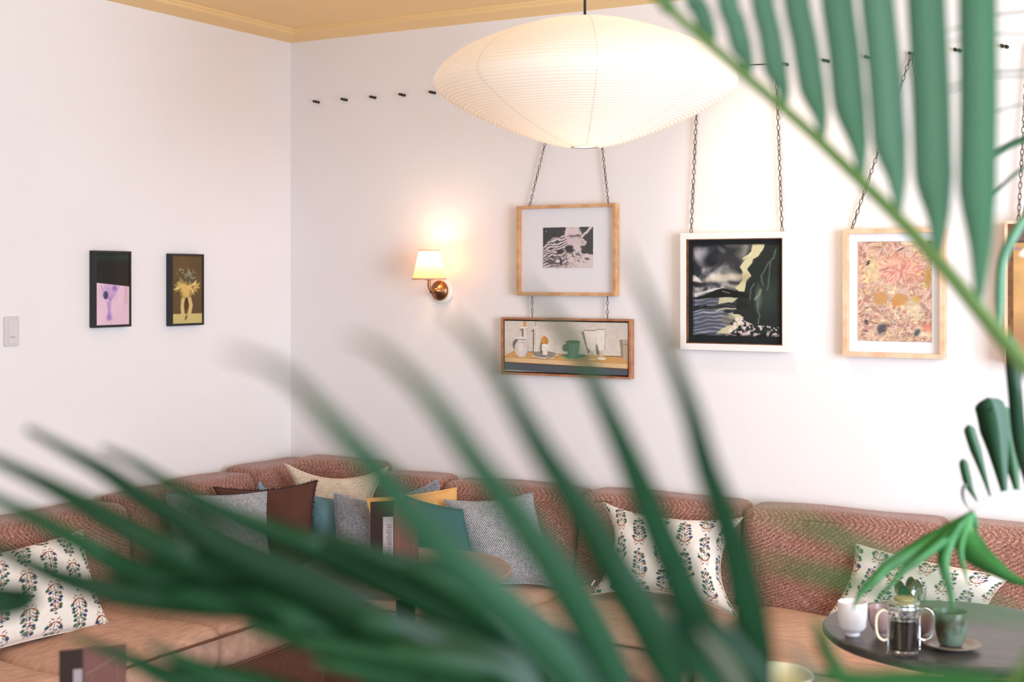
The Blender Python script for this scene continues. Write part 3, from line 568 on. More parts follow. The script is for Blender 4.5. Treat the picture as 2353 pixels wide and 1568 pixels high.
zc = PX(30, 775, 0.011).z; yc = PX(30, 775, 0.011).y
MB().box((0.0105, yc - .012, zc - .0012), (0.0122, yc + .010, zc + .0012)).build('indicator', plain('switch_mark', (150, 138, 144), 0.5), S, False)

# ------------------------------------------------------------------ wall hooks and chains
hx0 = PY(723, 231, -0.02); dxh = (PY(990, 210, -0.02).x - hx0.x) / 4; zh = (PY(723, 231, -.02).z + PY(990, 210, -.02).z + PY(2063, 130, -.02).z) / 3
names = ['nearest the room corner', 'second from the room corner', 'third from the room corner', 'fourth from the room corner', 'beside the left tip of the paper pendant']
hooks = []
nh = int((PY(2360, 105, -.02).x - hx0.x) / dxh) + 2
for i in range(nh):
    x = hx0.x + dxh * i
    lab = names[i] if i < 5 else None
    hooks.append(x)
    px_ = CX + FP * ((Vector((x, -.02, zh)) - C0).dot(RT)) / ((Vector((x, -.02, zh)) - C0).dot(FW))
    if 1020 < px_ < 1660:
        gl = 'small dark double picture hook hidden behind the paper pendant'; lab = None
        if not (abs(i - 8) <= 1): pass
    if px_ > 2380: break
    if 1015 < px_ < 1700: continue
    e = empty('wall_hook', (x, -0.002, zh), 'x', 'hook', 'row of double picture hooks on the back wall')
    if lab: e['label'] = 'small dark double picture hook, ' + lab
    elif px_ < 1690: e['label'] = 'small dark double picture hook concealed behind the paper pendant'
    else: e['label'] = 'small dark double hook right of the pendant, %s from it' % {0: 'first', 1: 'second', 2: 'third', 3: 'fourth', 4: 'fifth', 5: 'sixth', 6: 'seventh', 7: 'eighth', 8: 'ninth'}[len([h for h in hooks if h > 2.02]) - 1 if len([h for h in hooks if h > 2.02]) else 0]
    for s in (-1, 1):
        MB().lathe([(0.0, 0), (0.006, 0), (0.0065, .003), (0.005, .006), (0.0035, .012), (0.0055, .016), (0.0055, .019), (0, .021)], (x + s * 0.0075, 0, zh - s * .002), 10, axis=Matrix.Rotation(PI / 2, 3, 'X')).build('knob', M_dark, e)
# link mesh
def link_mesh(L=0.024, Wd=0.0135, r=0.0022):
    mb = MB(); pts = []; h = (L - Wd) / 2; R = Wd / 2 - r
    for k in range(5): a = PI * k / 4; pts.append((R * math.cos(a), 0, h + R * math.sin(a)))
    for k in range(5): a = PI + PI * k / 4; pts.append((R * math.cos(a), 0, -h + R * math.sin(a)))
    mb.tube(pts, r, 5, closed=True); me = bpy.data.meshes.new('link'); me.from_pydata([tuple(v) for v in mb.v], [], mb.f); me.polygons.foreach_set('use_smooth', [True] * len(me.polygons)); me.materials.append(M_steel); return me
LK = link_mesh(); LKS = link_mesh(0.019, 0.011, 0.0018)
def chain(a, b, label, mesh=None, pitch=0.0185, cat='chain'):
    mesh = mesh or LK; a = Vector(a); b = Vector(b); e = empty('hanging_chain', b, label, cat, 'steel picture chains'); d = b - a; n = max(2, int(d.length / pitch)); q = d.to_track_quat('Z', 'Y')
    for i in range(n):
        o = bpy.data.objects.new('link', mesh); COL.objects.link(o); o.parent = e; o.location = a + d * ((i + .5) / n) - b
        o.rotation_mode = 'QUATERNION'; from mathutils import Quaternion
        o.rotation_quaternion = q @ Quaternion((0, 0, 1), math.radians(45 + 90 * (i % 2) + 12 * math.sin(i * .7)))
    return e
def nearest(px, py=150): x = PY(px, py, -.02).x; return min(hooks, key=lambda h: abs(h - x))
yc_ = -0.018
def hk(px): return (nearest(px), yc_, zh - .004)
chain(hk(1268), (PY(1217, 470, yc_).x, yc_, F1R[3]), 'left steel chain holding the etching, slanting up behind the pendant', LKS, .0150)
chain(hk(1362), (PY(1398, 467, yc_).x, yc_, F1R[3]), 'right steel chain holding the etching, slanting up behind the pendant', LKS, .0150)
xa = PY(1223, 700, yc_).x; chain((xa, yc_, F1R[2]), (xa, yc_, F2R[3]), 'short steel chain between etching and still life, left one', LKS, .0150)
xa = PY(1396, 700, yc_).x; chain((xa, yc_, F1R[2]), (xa, yc_, F2R[3]), 'short steel chain between etching and still life, right one', LKS, .0150)
xb = PY(1588, 535, yc_).x; chain((PY(1605, 165, yc_).x, yc_, zh), (xb, yc_, F3R[3]), 'left steel chain of the dark seascape, dropping from behind the pendant')
xb = PY(1797, 530, yc_).x; chain((PY(1783, 150, yc_).x, yc_, zh), (xb, yc_, F3R[3]), 'right steel chain of the dark seascape, crossing behind the palm rib')
xb = PY(1957, 523, yc_).x; chain(hk(2060), (xb, yc_, F4R[3]), 'left chain of the pink garden painting, slanting down from its hook')
xb = PY(2162, 520, yc_).x; chain(hk(2060), (xb, yc_, F4R[3]), 'right chain of the pink garden painting, slanting behind wide leaflets', LKS, .0150)
for (pa, pb, lb) in ((2362, 2341, 'left chain at the right picture edge above the brown painting'), (2412, 2352, 'second chain at the right picture edge above the brown painting')):
    chain((PY(pa, 110, yc_).x, yc_, zh), (PY(pb, 500, -.03).x, yc_ - .02, F5R[3]), lb)
p, q = hk(1700), hk(1786); xw = [h for h in hooks if PY(1690, 150, yc_).x < h][0]
tag(MB().tube([PY(1700, 150, yc_), PY(1740, 148.5, yc_), PY(1790, 146, yc_)], 0.0022, 6).build('picture_wire', M_dark), 'thin dark wire stretched level between two hooks right of the pendant', 'wire')

# ------------------------------------------------------------------ sconce
bpos = PY(1013, 668, -0.004); sc_c = PY(986, 643, -0.115)
SCN = empty('wall_sconce', (bpos.x, -0.001, bpos.z), 'lit wall sconce with a pleated cream shade and aged brass arm', 'wall lamp')
RX = Matrix.Rotation(PI / 2, 3, 'X')
MB().lathe([(0, 0), (0.052, 0), (0.052, .006), (0.046, .011), (0, .011)], (bpos.x + .006, -0.001, bpos.z - .004), 40, axis=RX).build('wall_plate', M_cream, SCN, ang=40)
MB().lathe([(0, .009), (0.042, .009), (0.043, .014), (0.038, .022), (0.020, .032), (0.012, .036), (0.010, .05), (0, .05)], (bpos.x, -0.001, bpos.z), 40, axis=RX).build('back_plate', M_brass, SCN)
apts = catmull([(bpos.x, -.045, bpos.z), (bpos.x - .003, -.075, bpos.z - .008), (sc_c.x + .006, -.105, bpos.z - .004), (sc_c.x, -.115, bpos.z + .018), (sc_c.x, -.115, sc_c.z + .012)], 6)
MB().tube(apts, 0.0065, 10).build('arm', M_brass, SCN)
MB().lathe([(0, 0), (0.017, 0), (0.02, .006), (0.012, .010), (0.012, .04), (0, .04)], (sc_c.x, -.115, sc_c.z - .002), 16).build('lamp_holder', M_brass, SCN)
zb = PY(986, 643, -.115).z; zt = PY(986, 576, -.115).z; rb, rtp = 0.068, 0.041
M_shade = translucent('pleated_shade', (250, 226, 198), 0.62, (255, 214, 160))
nn = 120; pr = [(rb * 1.0, zb), (rb * .985, zb + .006)] + [(rb + (rtp - rb) * f, zb + (zt - zb) * f) for f in (.1, .3, .5, .7, .9)] + [(rtp, zt)]
MB().lathe(pr, (sc_c.x, -.115, 0), nn, rib=lambda a, z: 0.018 * (1 if int(a / (2 * PI) * nn + .5) % 2 else -1) * (1 if zb + .008 < z < zt - .004 else .2)).build('lamp_shade', M_shade, SCN, False)
mb = MB()
mb.tube([(sc_c.x + rb * 1.01 * math.cos(2 * PI * k / 40), -.115 + rb * 1.01 * math.sin(2 * PI * k / 40), zb + .003) for k in range(40)], 0.0035, 6, closed=True); mb.tube([(sc_c.x + rtp * 1.02 * math.cos(2 * PI * k / 40), -.115 + rtp * 1.02 * math.sin(2 * PI * k / 40), zt) for k in range(40)], 0.003, 6, closed=True)
mb.build('shade_trim', translucent('shade_ribbon', (236, 196, 170), .3), SCN)
m_b = bpy.data.materials.new('lit_bulb'); m_b.use_nodes = True; bb = m_b.node_tree.nodes['Principled BSDF']; bb.inputs['Emission Color'].default_value = (1, .72, .42, 1); bb.inputs['Emission Strength'].default_value = 14
bz = zb + .058
MB().lathe([(0.0, -.03), (0.011, -.028), (0.018, -.008), (0.019, .006), (0.013, .02), (0, .026)], (sc_c.x, -.115, bz), 16).build('bulb', m_b, SCN)
pl = bpy.data.lights.new('sconce_light', 'POINT'); pl.energy = 1.7; pl.color = (1.0, 0.70, 0.42); pl.shadow_soft_size = 0.022
po = bpy.data.objects.new('sconce_light', pl); COL.objects.link(po); po.location = (sc_c.x, -.115, bz + .035)

# ------------------------------------------------------------------ paper pendant
DP = 4.2; pc = P(1344, 186, DP); Rp = 347 / FP * DP; k_ = DP / FP
PEN = empty('pendant_lamp', (pc.x, pc.y, pc.z - 0.2), 'large saucer-shaped ribbed white paper pendant lamp on a black cord', 'pendant lamp')
key = [(0.045, 139), (0.10, 138), (0.28, 132), (0.46, 115), (0.64, 93), (0.80, 68), (0.91, 42), (0.975, 18), (1.0, -2), (0.985, -18), (0.93, -37), (0.84, -57), (0.72, -79), (0.56, -103), (0.40, -124), (0.27, -139), (0.16, -148), (0.09, -151)]
cp = catmull([(a * Rp, b * k_) for a, b in key], 10)
prof = []
cl = 0.0; last = cp[0]
for p in cp:
    cl += float(np.linalg.norm(p - last)); last = p
    prof.append((float(p[0]), float(p[1]), cl))
tot = prof[-1][2]; pitch = 0.0125; pf = []
m = int(tot / pitch * 5); ls = [q[2] for q in prof]
for i in range(m + 1):
    s = tot * i / m; r_ = float(np.interp(s, ls, [q[0] for q in prof])); z_ = float(np.interp(s, ls, [q[1] for q in prof]))
    ph = (s / pitch) % 1.0; bul = math.sin(PI * ph) * 0.0022
    nr = np.array([r_ / Rp, z_ / (150 * k_) * 1.6]); nr = nr / (np.linalg.norm(nr) + 1e-9); pf.append((r_ + nr[0] * bul, z_ + nr[1] * bul))
M_paper = translucent('washi_paper', (255, 250, 246), 0.45, (255, 246, 234), 0.9)
MB().lathe(pf, pc, 72).build('paper_shade', M_paper, PEN)
for k in range(8):
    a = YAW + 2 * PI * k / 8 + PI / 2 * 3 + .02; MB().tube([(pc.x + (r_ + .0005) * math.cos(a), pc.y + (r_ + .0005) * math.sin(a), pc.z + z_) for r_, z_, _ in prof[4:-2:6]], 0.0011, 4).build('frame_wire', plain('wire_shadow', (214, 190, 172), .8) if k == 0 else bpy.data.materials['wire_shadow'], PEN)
MB().lathe([(0.09 * Rp - .006, -151 * k_ - .001), (0.09 * Rp + .001, -151 * k_ - .003), (0.09 * Rp + .001, -151 * k_ + .004), (0.09 * Rp - .006, -151 * k_ + .004), (0.09 * Rp - .006, -151 * k_ - .001)], pc, 40).build('bottom_ring', M_cream, PEN)
MB().tube([(pc.x, pc.y, pc.z + 120 * k_), (pc.x, pc.y, 2.702)], 0.0042, 10).build('cord', M_cord, PEN)
MB().lathe([(0, -.02), (0.045, -.02), (0.05, 0), (0, 0)], (pc.x, pc.y, 2.70), 24).build('ceiling_rose', M_cream, PEN)
mb = MB()
for a in (0.4, 0.4 + 2.09, 0.4 + 4.19): mb.tube([(pc.x, pc.y, pc.z + 125 * k_), (pc.x + .045 * Rp * math.cos(a), pc.y + .045 * Rp * math.sin(a), pc.z + 139 * k_)], 0.0015, 5)
mb.tube([(pc.x, pc.y, pc.z + 125 * k_), (pc.x, pc.y, pc.z + 60 * k_)], .018, 12).build('lamp_holder', M_cream, PEN)
pl = bpy.data.lights.new('pendant_light', 'POINT'); pl.energy = 1.5; pl.color = (1.0, 0.84, 0.68); pl.shadow_soft_size = 0.06
po = bpy.data.objects.new('pendant_light', pl); COL.objects.link(po); po.location = (pc.x, pc.y, pc.z - 0.02)

# ------------------------------------------------------------------ scatter cushions
def floral(w, h, wm, hm, ang=0.0, seed=1, flip=False, base=(238, 230, 224)):
    c = Canvas(w, h, base, asp=wm / hm, ss=1); r = random.Random(seed); X = (c.u - .5) * wm; Y = (.5 - c.v) * hm; ca, sa = math.cos(ang), math.sin(ang); A = X * ca + Y * sa; B = -X * sa + Y * ca
    if flip: A, B = -A, -B
    c.c *= (.97 + .06 * fbm(c.u * 3, c.v * 3, seed, 3, 4)[..., None]); col = c.c
    def blob(a, b, ra, rb, an, color):
        nonlocal col
        hit = (abs(A - a) < .022) & (abs(B - b) < .022)
        if not hit.any(): return
        da = A[hit] - a; db = B[hit] - b; co_, si = math.cos(an), math.sin(an); d = np.sqrt(((da * co_ + db * si) / ra) ** 2 + ((-da * si + db * co_) / rb) ** 2); m = np.clip((1 - d) / .35 + .5, 0, 1)[:, None]
        col[hit] = col[hit] * (1 - m) + np.array(color) / 255 * m
    red = [(150, 62, 48), (172, 92, 60), (134, 60, 58)]; blu = [(54, 60, 104), (48, 84, 96), (44, 92, 82), (60, 72, 110)]; grn = [(92, 112, 84), (70, 92, 72), (110, 116, 96)]
    cw, chh = .092, .150; nx = int(wm / cw) + 3; ny = int(hm / chh) + 4
    for i in range(-nx, nx + 1):
        for j in range(-ny, ny + 1):
            x = i * cw; y = j * chh + (chh / 2 if i % 2 else 0)
            if not (abs(x * ca) + abs(y * sa) < wm and abs(y) < hm * 1.2): continue
            for k in (-1, 1):                                                       # root spray
                for q in range(4): blob(x + k * (.010 + .006 * q), y - .052 + .006 * q + .004, .013, .0021, k * (.25 + .3 * q), r.choice(red))
                blob(x + k * .011, y - .062, .008, .0021, -k * .5, red[0]); blob(x + k * .020, y - .054, .004, .002, -k * .7, grn[1])
            for q in range(9): blob(x + .002 * math.sin(q), y - .050 + .011 * q, .0012, .006, 0, r.choice(red + grn))
            for q in range(6):                                                      # leaves and blossoms up the stem
                yy = y - .030 + q * .0155; sp_ = .0265 - .0018 * q
                if q % 2: blob(x + r.uniform(-.003, .003), yy, .0052, .0042, 0, r.choice(blu))
                blob(x + r.uniform(-.005, .005), yy + .007, .003, .0022, .4, r.choice(red + grn))
                for k in (-1, 1):
                    jx = k * (sp_ - .003 * (q % 2) + r.uniform(-.004, .003)); jy = yy + r.uniform(-.005, .005)
                    blob(x + jx, jy, .0074, .0058, k * .3, r.choice(blu if (q + k) % 3 else grn)); blob(x + jx, jy - .0058, .0012, .0045, 0, grn[1]); blob(x + jx * .5, jy - .004, .0070, .0019, k * .8, r.choice(red + grn)); blob(x + jx * .45, jy + .006, .003, .0024, 0, r.choice(blu + red))
            blob(x, y + .066, .005, .004, 0, blu[0])
    c.c = col; return c
def scribble(w, h, wm, hm):
    c = Canvas(w, h, (216, 198, 180), asp=wm / hm, ss=1); u, v = c.u * wm, c.v * hm; wx = fbm(u, v, 71, 3, 14) - .5; g = fbm(u + wx * .05, v + wx * .04, 72, 3, 26); m = np.clip(1 - abs(np.sin(g * 34)) * 2.6, 0, 1); c.put(m, (148, 122, 92), .75); return c
def cushion(name, label, corners, T, mat, ng=(40, 34), pinch=0.08, cv=None, piping=None, pr_=0.004, uvm=None, nsgn=None, seed=0, fringe=False, group=None, wr=0.006, cat='cushion'):
    """corners BL, BR, TR, TL in world space; plump pillow with pulled-in edges"""
    BL, BR, TR, TL = [np.array(v) for v in corners]; ctr = (BL + BR + TR + TL) / 4
    nrm = np.cross(BR - BL + TR - TL, TL - BL + TR - BR); nrm = nrm / np.linalg.norm(nrm)
    if np.dot(nrm, np.array(C0) - ctr) < 0: nrm = -nrm
    nx, ny = (cv.w - 1, cv.h - 1) if cv else ng
    t, s = np.mgrid[0:ny + 1, 0:nx + 1]; s = s / nx; t = t / ny; a = 2 * s - 1; b = 2 * t - 1
    # s shrinks where t is mid-height and vice versa, so the corners stick out as ears
    s2 = .5 + a / 2 * (1 - pinch * (1 - b * b) * np.abs(a) ** 2); t2 = .5 + b / 2 * (1 - pinch * (1 - a * a) * np.abs(b) ** 2); S3 = s2[..., None]; T3 = t2[..., None]
    base = BL * (1 - S3) * (1 - T3) + BR * S3 * (1 - T3) + TR * S3 * T3 + TL * (1 - S3) * T3
    hgt = T / 2 * (np.clip((1 - a ** 2) * (1 - b ** 2), 0, 1) ** .42) * (1 + 0.10 * np.sin(a * 2.1 + seed) * np.cos(b * 1.7 + seed * 2))
    wk = fbm(s + seed * .3, t, 80 + seed, 3, 4) - .5; env = np.clip((1 - a * a) * (1 - b * b) * 3, 0, 1); hgt = hgt + env * wk * wr * 2
    rad = np.abs(a * b) ** 1.5; hgt = hgt + np.sin((np.arctan2(b, a)) * 14 + seed) * wr * .7 * rad * env
    front = base + nrm * hgt[..., None]; back = base - nrm * (hgt * .8)[..., None]; nv = (nx + 1) * (ny + 1)
    vs = np.vstack([front.reshape(-1, 3), back.reshape(-1, 3)]); i = np.arange(ny)[:, None] * (nx + 1) + np.arange(nx)[None, :]
    ff = np.stack([i, i + 1, i + nx + 2, i + nx + 1], -1).reshape(-1, 4); flip = np.dot(np.cross(BR - BL, TL - BL), nrm) < 0
    fb = ff[:, ::-1] + nv; fs = (ff[:, ::-1].tolist() + (ff + nv).tolist()) if flip else (ff.tolist() + fb.tolist())
    wm = np.linalg.norm(BR - BL); hm = np.linalg.norm(TL - BL); uv = np.stack([s * wm, t * hm], -1).reshape(-1, 2); uv = np.vstack([uv, uv]); col = None
    if cv: cc = linA(cv.c[::-1]).reshape(-1, 3); col = np.vstack([cc, cc])
    e = empty(name, tuple(ctr[:2]) + (float(vs[:, 2].min()),), label, cat, group)
    mk('cover', vs, fs, mat, e, True, col=col, uv=uv)
    edge = [base[0, k] for k in range(0, nx, max(1, nx // 24))] + [base[k, nx] for k in range(0, ny, max(1, ny // 20))] + [base[ny, nx - k] for k in range(0, nx, max(1, nx // 24))] + [base[ny - k, 0] for k in range(0, ny, max(1, ny // 20))]
    if piping:
        mb = MB().tube(edge, pr_, 6, closed=True); mb.build('piping', piping, e)
    if fringe:
        mb = MB(); r = random.Random(4); m = len(edge)
        for k in range(m):
            for q in range(4):
                p0 = edge[k] * (1 - q / 4) + edge[(k + 1) % m] * q / 4; o_ = p0 - ctr; o_ = o_ / np.linalg.norm(o_); L_ = r.uniform(.004, .008); sd = np.array([r.uniform(-.004, .004) for _ in range(3)]); mb.tube([p0, p0 + o_ * L_ * .6 + sd, p0 + o_ * L_ + sd * 1.6], [.0016, .0012, .0006], 4)
        o = mb.build('fringe', fringe, e); o['kind'] = 'stuff'
    return e
Ys = lambda px, py, y: PY(px, py, y)
# floral cushion in the middle of the back run
cF = [PZ(1357, 1368, .49), PZ(1694, 1419, .485), PY(1707, 1190, -.30), PY(1386, 1155, -.31)]
e12 = cushion('floral_cushion', 'square white cushion with block-printed flower columns, in the middle of the back seat', cF, .13, M_cloth, cv=floral(230, 190, .56, .42, .10, 2), pinch=.27, piping=M_pipec, pr_=.0028, seed=2)
p = P(1363, 1340, 4.82); MB().box((-.003, -.001, -.012), (.003, .001, .012), Matrix.Translation(p) @ Matrix.Rotation(math.radians(35), 4, 'Y') @ Matrix.Rotation(YAW, 4, 'Z')).build('care_tag', M_whitef, e12, False)
# floral lumbar cushion behind the right table
cG = [P(1905, 1414, 4.60), P(2262, 1440, 4.42), P(2322, 1327, 4.36), P(1968, 1251, 4.64)]
cushion('floral_cushion', 'oblong white flower-print cushion lying behind the coffee cups on the right', cG, .14, M_cloth, cv=floral(220, 130, .56, .30, -.06, 5), pinch=.10, piping=M_pipec, pr_=.0028, seed=4)
# left floral cushion
cH = [P(-175, 1545, 3.96), P(252, 1437, 4.49), P(190, 1219, 4.72), P(-150, 1300, 4.18)]
cushion('floral_cushion', 'white flower-print cushion standing at the left edge of the picture', cH, .14, M_cloth, cv=floral(210, 190, .60, .42, .0, 7, flip=True), pinch=.10, piping=M_pipec, pr_=.0028, seed=6)
# grey basket weave
cK = [P(1098, 1352, 5.05), P(1292, 1352, 5.04), P(1222, 1134, 5.20), P(1021, 1150, 5.18)]
cushion('woven_cushion', 'pale grey basket-weave cushion leaning right of the small round table', cK, .13, M_greyw, pinch=.11, piping=M_greyd, seed=8)
cL = [P(398, 1345, 5.07), P(632, 1348, 5.05), P(612, 1131, 5.22), P(380, 1135, 5.08)]
cushion('woven_cushion', 'grey basket-weave cushion leaning on the left run beside the rust velvet one', cL, .13, M_greyw, pinch=.08, piping=M_greyd, seed=9)
cM = [P(775, 1328, 5.22), P(915, 1328, 5.20), P(890, 1160, 5.34), P(768, 1133, 5.36)]
cushion('woven_cushion', 'blue-grey basket-weave cushion in the sofa corner behind the menu card', cM, .12, M_greyd, pinch=.05, piping=M_greyd, seed=10)
cN = [P(900, 1296, 5.42), P(1030, 1296, 5.40), P(1006, 1103, 5.46), P(895, 1150, 5.46)]
cushion('woven_cushion', 'grey woven cushion of which one corner rises behind the mustard cushion', cN, .10, M_greyd, pinch=.05, piping=M_greyd, seed=11)
# corner cushions
cO = [P(665, 1290, 5.56), P(868, 1286, 5.54), P(893, 1074, 5.62), P(655, 1066, 5.69)]
cushion('patterned_cushion', 'cream cushion with a fine brown scribble pattern upright in the sofa corner', cO, .13, M_cloth, cv=scribble(150, 130, .42, .36), pinch=.30, piping=M_pipec, pr_=.0035, seed=12)
cQ = [P(560, 1320, 5.28), P(735, 1332, 5.19), P(728, 1105, 5.40), P(490, 1120, 5.36)]
cushion('rust_cushion', 'dark rust velvet cushion with a fringed edge between grey and teal cushions', cQ, .12, M_rust, pinch=.15, fringe=M_piped, piping=M_piped, pr_=.004, seed=13)
cR = [P(560, 1296, 5.48), P(640, 1296, 5.48), P(614, 1128, 5.52), P(597, 1108, 5.50)]
cushion('blue_cushion', 'powder blue cushion with just its tip showing behind the rust cushion', cR, .06, M_blue, pinch=.04, piping=M_blue, seed=14)
cS = [P(700, 1313, 5.33), P(830, 1313, 5.33), P(805, 1150, 5.42), P(705, 1138, 5.44)]
cushion('velvet_cushion', 'muted blue velvet cushion between the rust and blue-grey woven cushions', cS, .11, M_teal, pinch=.05, piping=M_teal, seed=15)
cT = [P(880, 1335, 5.16), P(1060, 1335, 5.16), P(1048, 1122, 5.27), P(843, 1147, 5.20)]
cushion('mustard_cushion', 'mustard linen cushion rising behind the menu card on the small table', cT, .10, M_must, pinch=.05, piping=M_must, seed=16)
cU = [P(905, 1362, 4.98), P(1110, 1362, 4.98), P(1062, 1172, 5.06), P(928, 1140, 5.04)]
cushion('velvet_cushion', 'dark teal velvet cushion just right of the menu card on the small table', cU, .12, M_teald, pinch=.05, piping=M_teald, seed=17)

# ------------------------------------------------------------------ tables
def table(name, label, cx, cy, r, z, mat):
    e = empty(name, (cx, cy, 0), label, 'table')
    MB().lathe([(0, z - .032), (r - .03, z - .032), (r - .012, z - .026), (r - .008, z - .018), (r - .002, z - .016), (r, z - .012), (r, z - .004), (r - .004, z), (0, z)], (cx, cy, 0), 96).build('tabletop', mat, e, ang=40)
    MB().lathe([(0, .70 - .045), (.14, .655), (.14, .667), (0, .667)], (cx, cy, z - .70), 24).build('mounting_plate', M_iron, e, ang=40)
    MB().tube([(cx, cy, 0.03), (cx, cy, z - .03)], .03, 20).build('pedestal', M_iron, e)
    MB().lathe([(0, 0), (.21, 0), (.21, .012), (.06, .028), (.03, .04), (0, .04)], (cx, cy, 0.001), 40).build('base', M_iron, e, ang=40); return e
T1 = P(2199, 0, 3.52); T2 = P(932, 0, 4.28)
table('round_table', 'dark stained round cafe table carrying the coffee cups at the right', T1.x, T1.y, .335, .70, M_table)
table('round_table', 'smaller-looking grey-brown round table with an upright menu card before the sofa corner', T2.x, T2.y, .33, .70, M_table2)
T3 = P(190, 0, 2.55); table('round_table', 'round table below the left picture edge with only its menu card in view', T3.x, T3.y, .33, .70, M_table2)
# slate stool
T4 = P(1285, 0, 4.02); ST = empty('round_stool', (T4.x, T4.y, 0), 'slate blue upholstered round stool half hidden behind the palm leaves', 'stool')
MB().lathe([(0, .36), (.19, .36), (.205, .38), (.205, .435), (.19, .458), (.14, .468), (0, .472)], (T4.x, T4.y, 0), 48).build('seat', M_slate, ST)
for k in range(4): a = PI / 4 + k * PI / 2; MB().tube([(T4.x + .12 * math.cos(a), T4.y + .12 * math.sin(a), .36), (T4.x + .17 * math.cos(a), T4.y + .17 * math.sin(a), .002)], [.016, .011], 10).build('leg', M_walnut, ST)
# cream vase at the bottom edge
T5 = P(1768, 0, 3.1); VS = empty('floor_vase', (T5.x, T5.y, 0), 'pale cream floor vase whose rim peeps up at the bottom edge', 'vase')
MB().lathe([(0, .001), (.10, .001), (.15, .15), (.16, .35), (.13, .55), (.092, .66), (.094, .70), (.099, .712), (.092, .712), (.084, .68), (.07, .62), (0, .60)], (T5.x, T5.y, 0), 48).build('body', plain('cream_glaze', (226, 222, 190), .35), VS)

# ------------------------------------------------------------------ menu cards
def menu(label, l, f, r, tl, tf, tr, dl, df, dr, z0, lab_l, lab_r, lab_t, table_d):
    A = P(l, tl, dl); B = P(f, tf, df); Cc = P(r, tr, dr); e = empty('menu_card', (B.x, B.y, z0), label, 'menu')
    def panel(a, b, mat, nm):
        a = Vector(a); b = Vector(b); d = Vector((b.x - a.x, b.y - a.y, 0)).normalized(); n = Vector((d.y, -d.x, 0));
        if n.dot(C0 - a) < 0: n = -n
        q = [Vector((a.x, a.y, z0)), Vector((b.x, b.y, z0)), Vector(b), Vector(a)]; th = n * -.0025
        MB().add(q + [v + th for v in q], [(0, 1, 2, 3), (7, 6, 5, 4), (0, 4, 5, 1), (1, 5, 6, 2), (2, 6, 7, 3), (3, 7, 4, 0)]).build(nm, mat, e, False); return d, n
    Mp1 = plain('dark_brown_card' , (58, 42, 40), .6); Mp2 = plain('oxblood_card', (104, 62, 56), .6)
    d, n = panel(A, B, Mp1, 'front_cover'); d2, n2 = panel(B, Cc, Mp2, 'back_cover')
    def strip(Aa, dd, nn, s0, s1, zt_, zb_, mat, nm, off=.0012, slope=0):
        a = Vector((Aa.x, Aa.y, 0)) + dd * s0 + nn * off; b = Vector((Aa.x, Aa.y, 0)) + dd * s1 + nn * off; q = [Vector((a.x, a.y, zb_)), Vector((b.x, b.y, zb_ + slope)), Vector((b.x, b.y, zt_ + slope)), Vector((a.x, a.y, zt_))]; th = nn * -off
        return MB().add(q + [v + th for v in q], [(0, 1, 2, 3), (7, 6, 5, 4), (0, 4, 5, 1), (1, 5, 6, 2), (2, 6, 7, 3), (3, 7, 4, 0)]).build(nm, mat, e, False)
    wl = (Vector((B.x, B.y, 0)) - Vector((A.x, A.y, 0))).length; wr_ = (Vector((Cc.x, Cc.y, 0)) - Vector((B.x, B.y, 0))).length
    s0 = wl * (lab_l - l) / (f - l); s1 = wl * (lab_r - l) / (f - l); zt_ = P(lab_l, lab_t, dl).z
    lb = strip(A, d, n, s0, s1, zt_, z0 + .012, plain('label_paper', (222, 214, 224), .7), 'title_label', slope=(B.z - A.z) * (s1 - s0) / wl)
    rr = random.Random(int(l)); z = zt_ - .022
    mb = MB(); ink = plain('label_ink', (96, 88, 112), .7)
    while z > z0 + .03:
        w_ = (s1 - s0) * rr.uniform(.35, .6); st = s1 - (s1 - s0) * .1 - w_; a = Vector((A.x, A.y, 0)) + d * st + n * .0016; b = Vector((A.x, A.y, 0)) + d * (st + w_) + n * .0016; h_ = rr.choice([.0012, .002, .0016]); q = [Vector((a.x, a.y, z)), Vector((b.x, b.y, z)), Vector((b.x, b.y, z + h_)), Vector((a.x, a.y, z + h_))]; th = n * -.0006; mb.add(q + [v + th for v in q], [(0, 1, 2, 3), (7, 6, 5, 4), (0, 4, 5, 1), (1, 5, 6, 2), (2, 6, 7, 3), (3, 7, 4, 0)]); z -= rr.choice([.0055, .007, .0045])
    o = mb.build('title_lettering', ink, e, False); o['kind'] = 'stuff'
    gold = plain('gold_line', (150, 122, 96), .5)
    for ss in (.18, .78): strip(B, d2, n2, wr_ * ss, wr_ * ss + .0008, P(l, tl, dl).z - .03, z0 + .01, gold, 'foil_line', .0008)
    zz = zt_ - .004; strip(B, d2, n2, wr_ * .06, wr_ * .9, zz, zz - .0012, gold, 'foil_line', .0008, slope=.018)
menu('dark folded menu card with a white strip, standing on the small table by the sofa', 851, 904, 962, 1154, 1151, 1150, 4.30, 4.22, 4.32, .701, 881, 903, 1183, 4.28)
menu('dark folded menu card with a white strip at the bottom left edge', 136, 190, 290, 1496, 1491, 1480, 2.63, 2.56, 2.66, .701, 170, 189, 1524, 2.6)

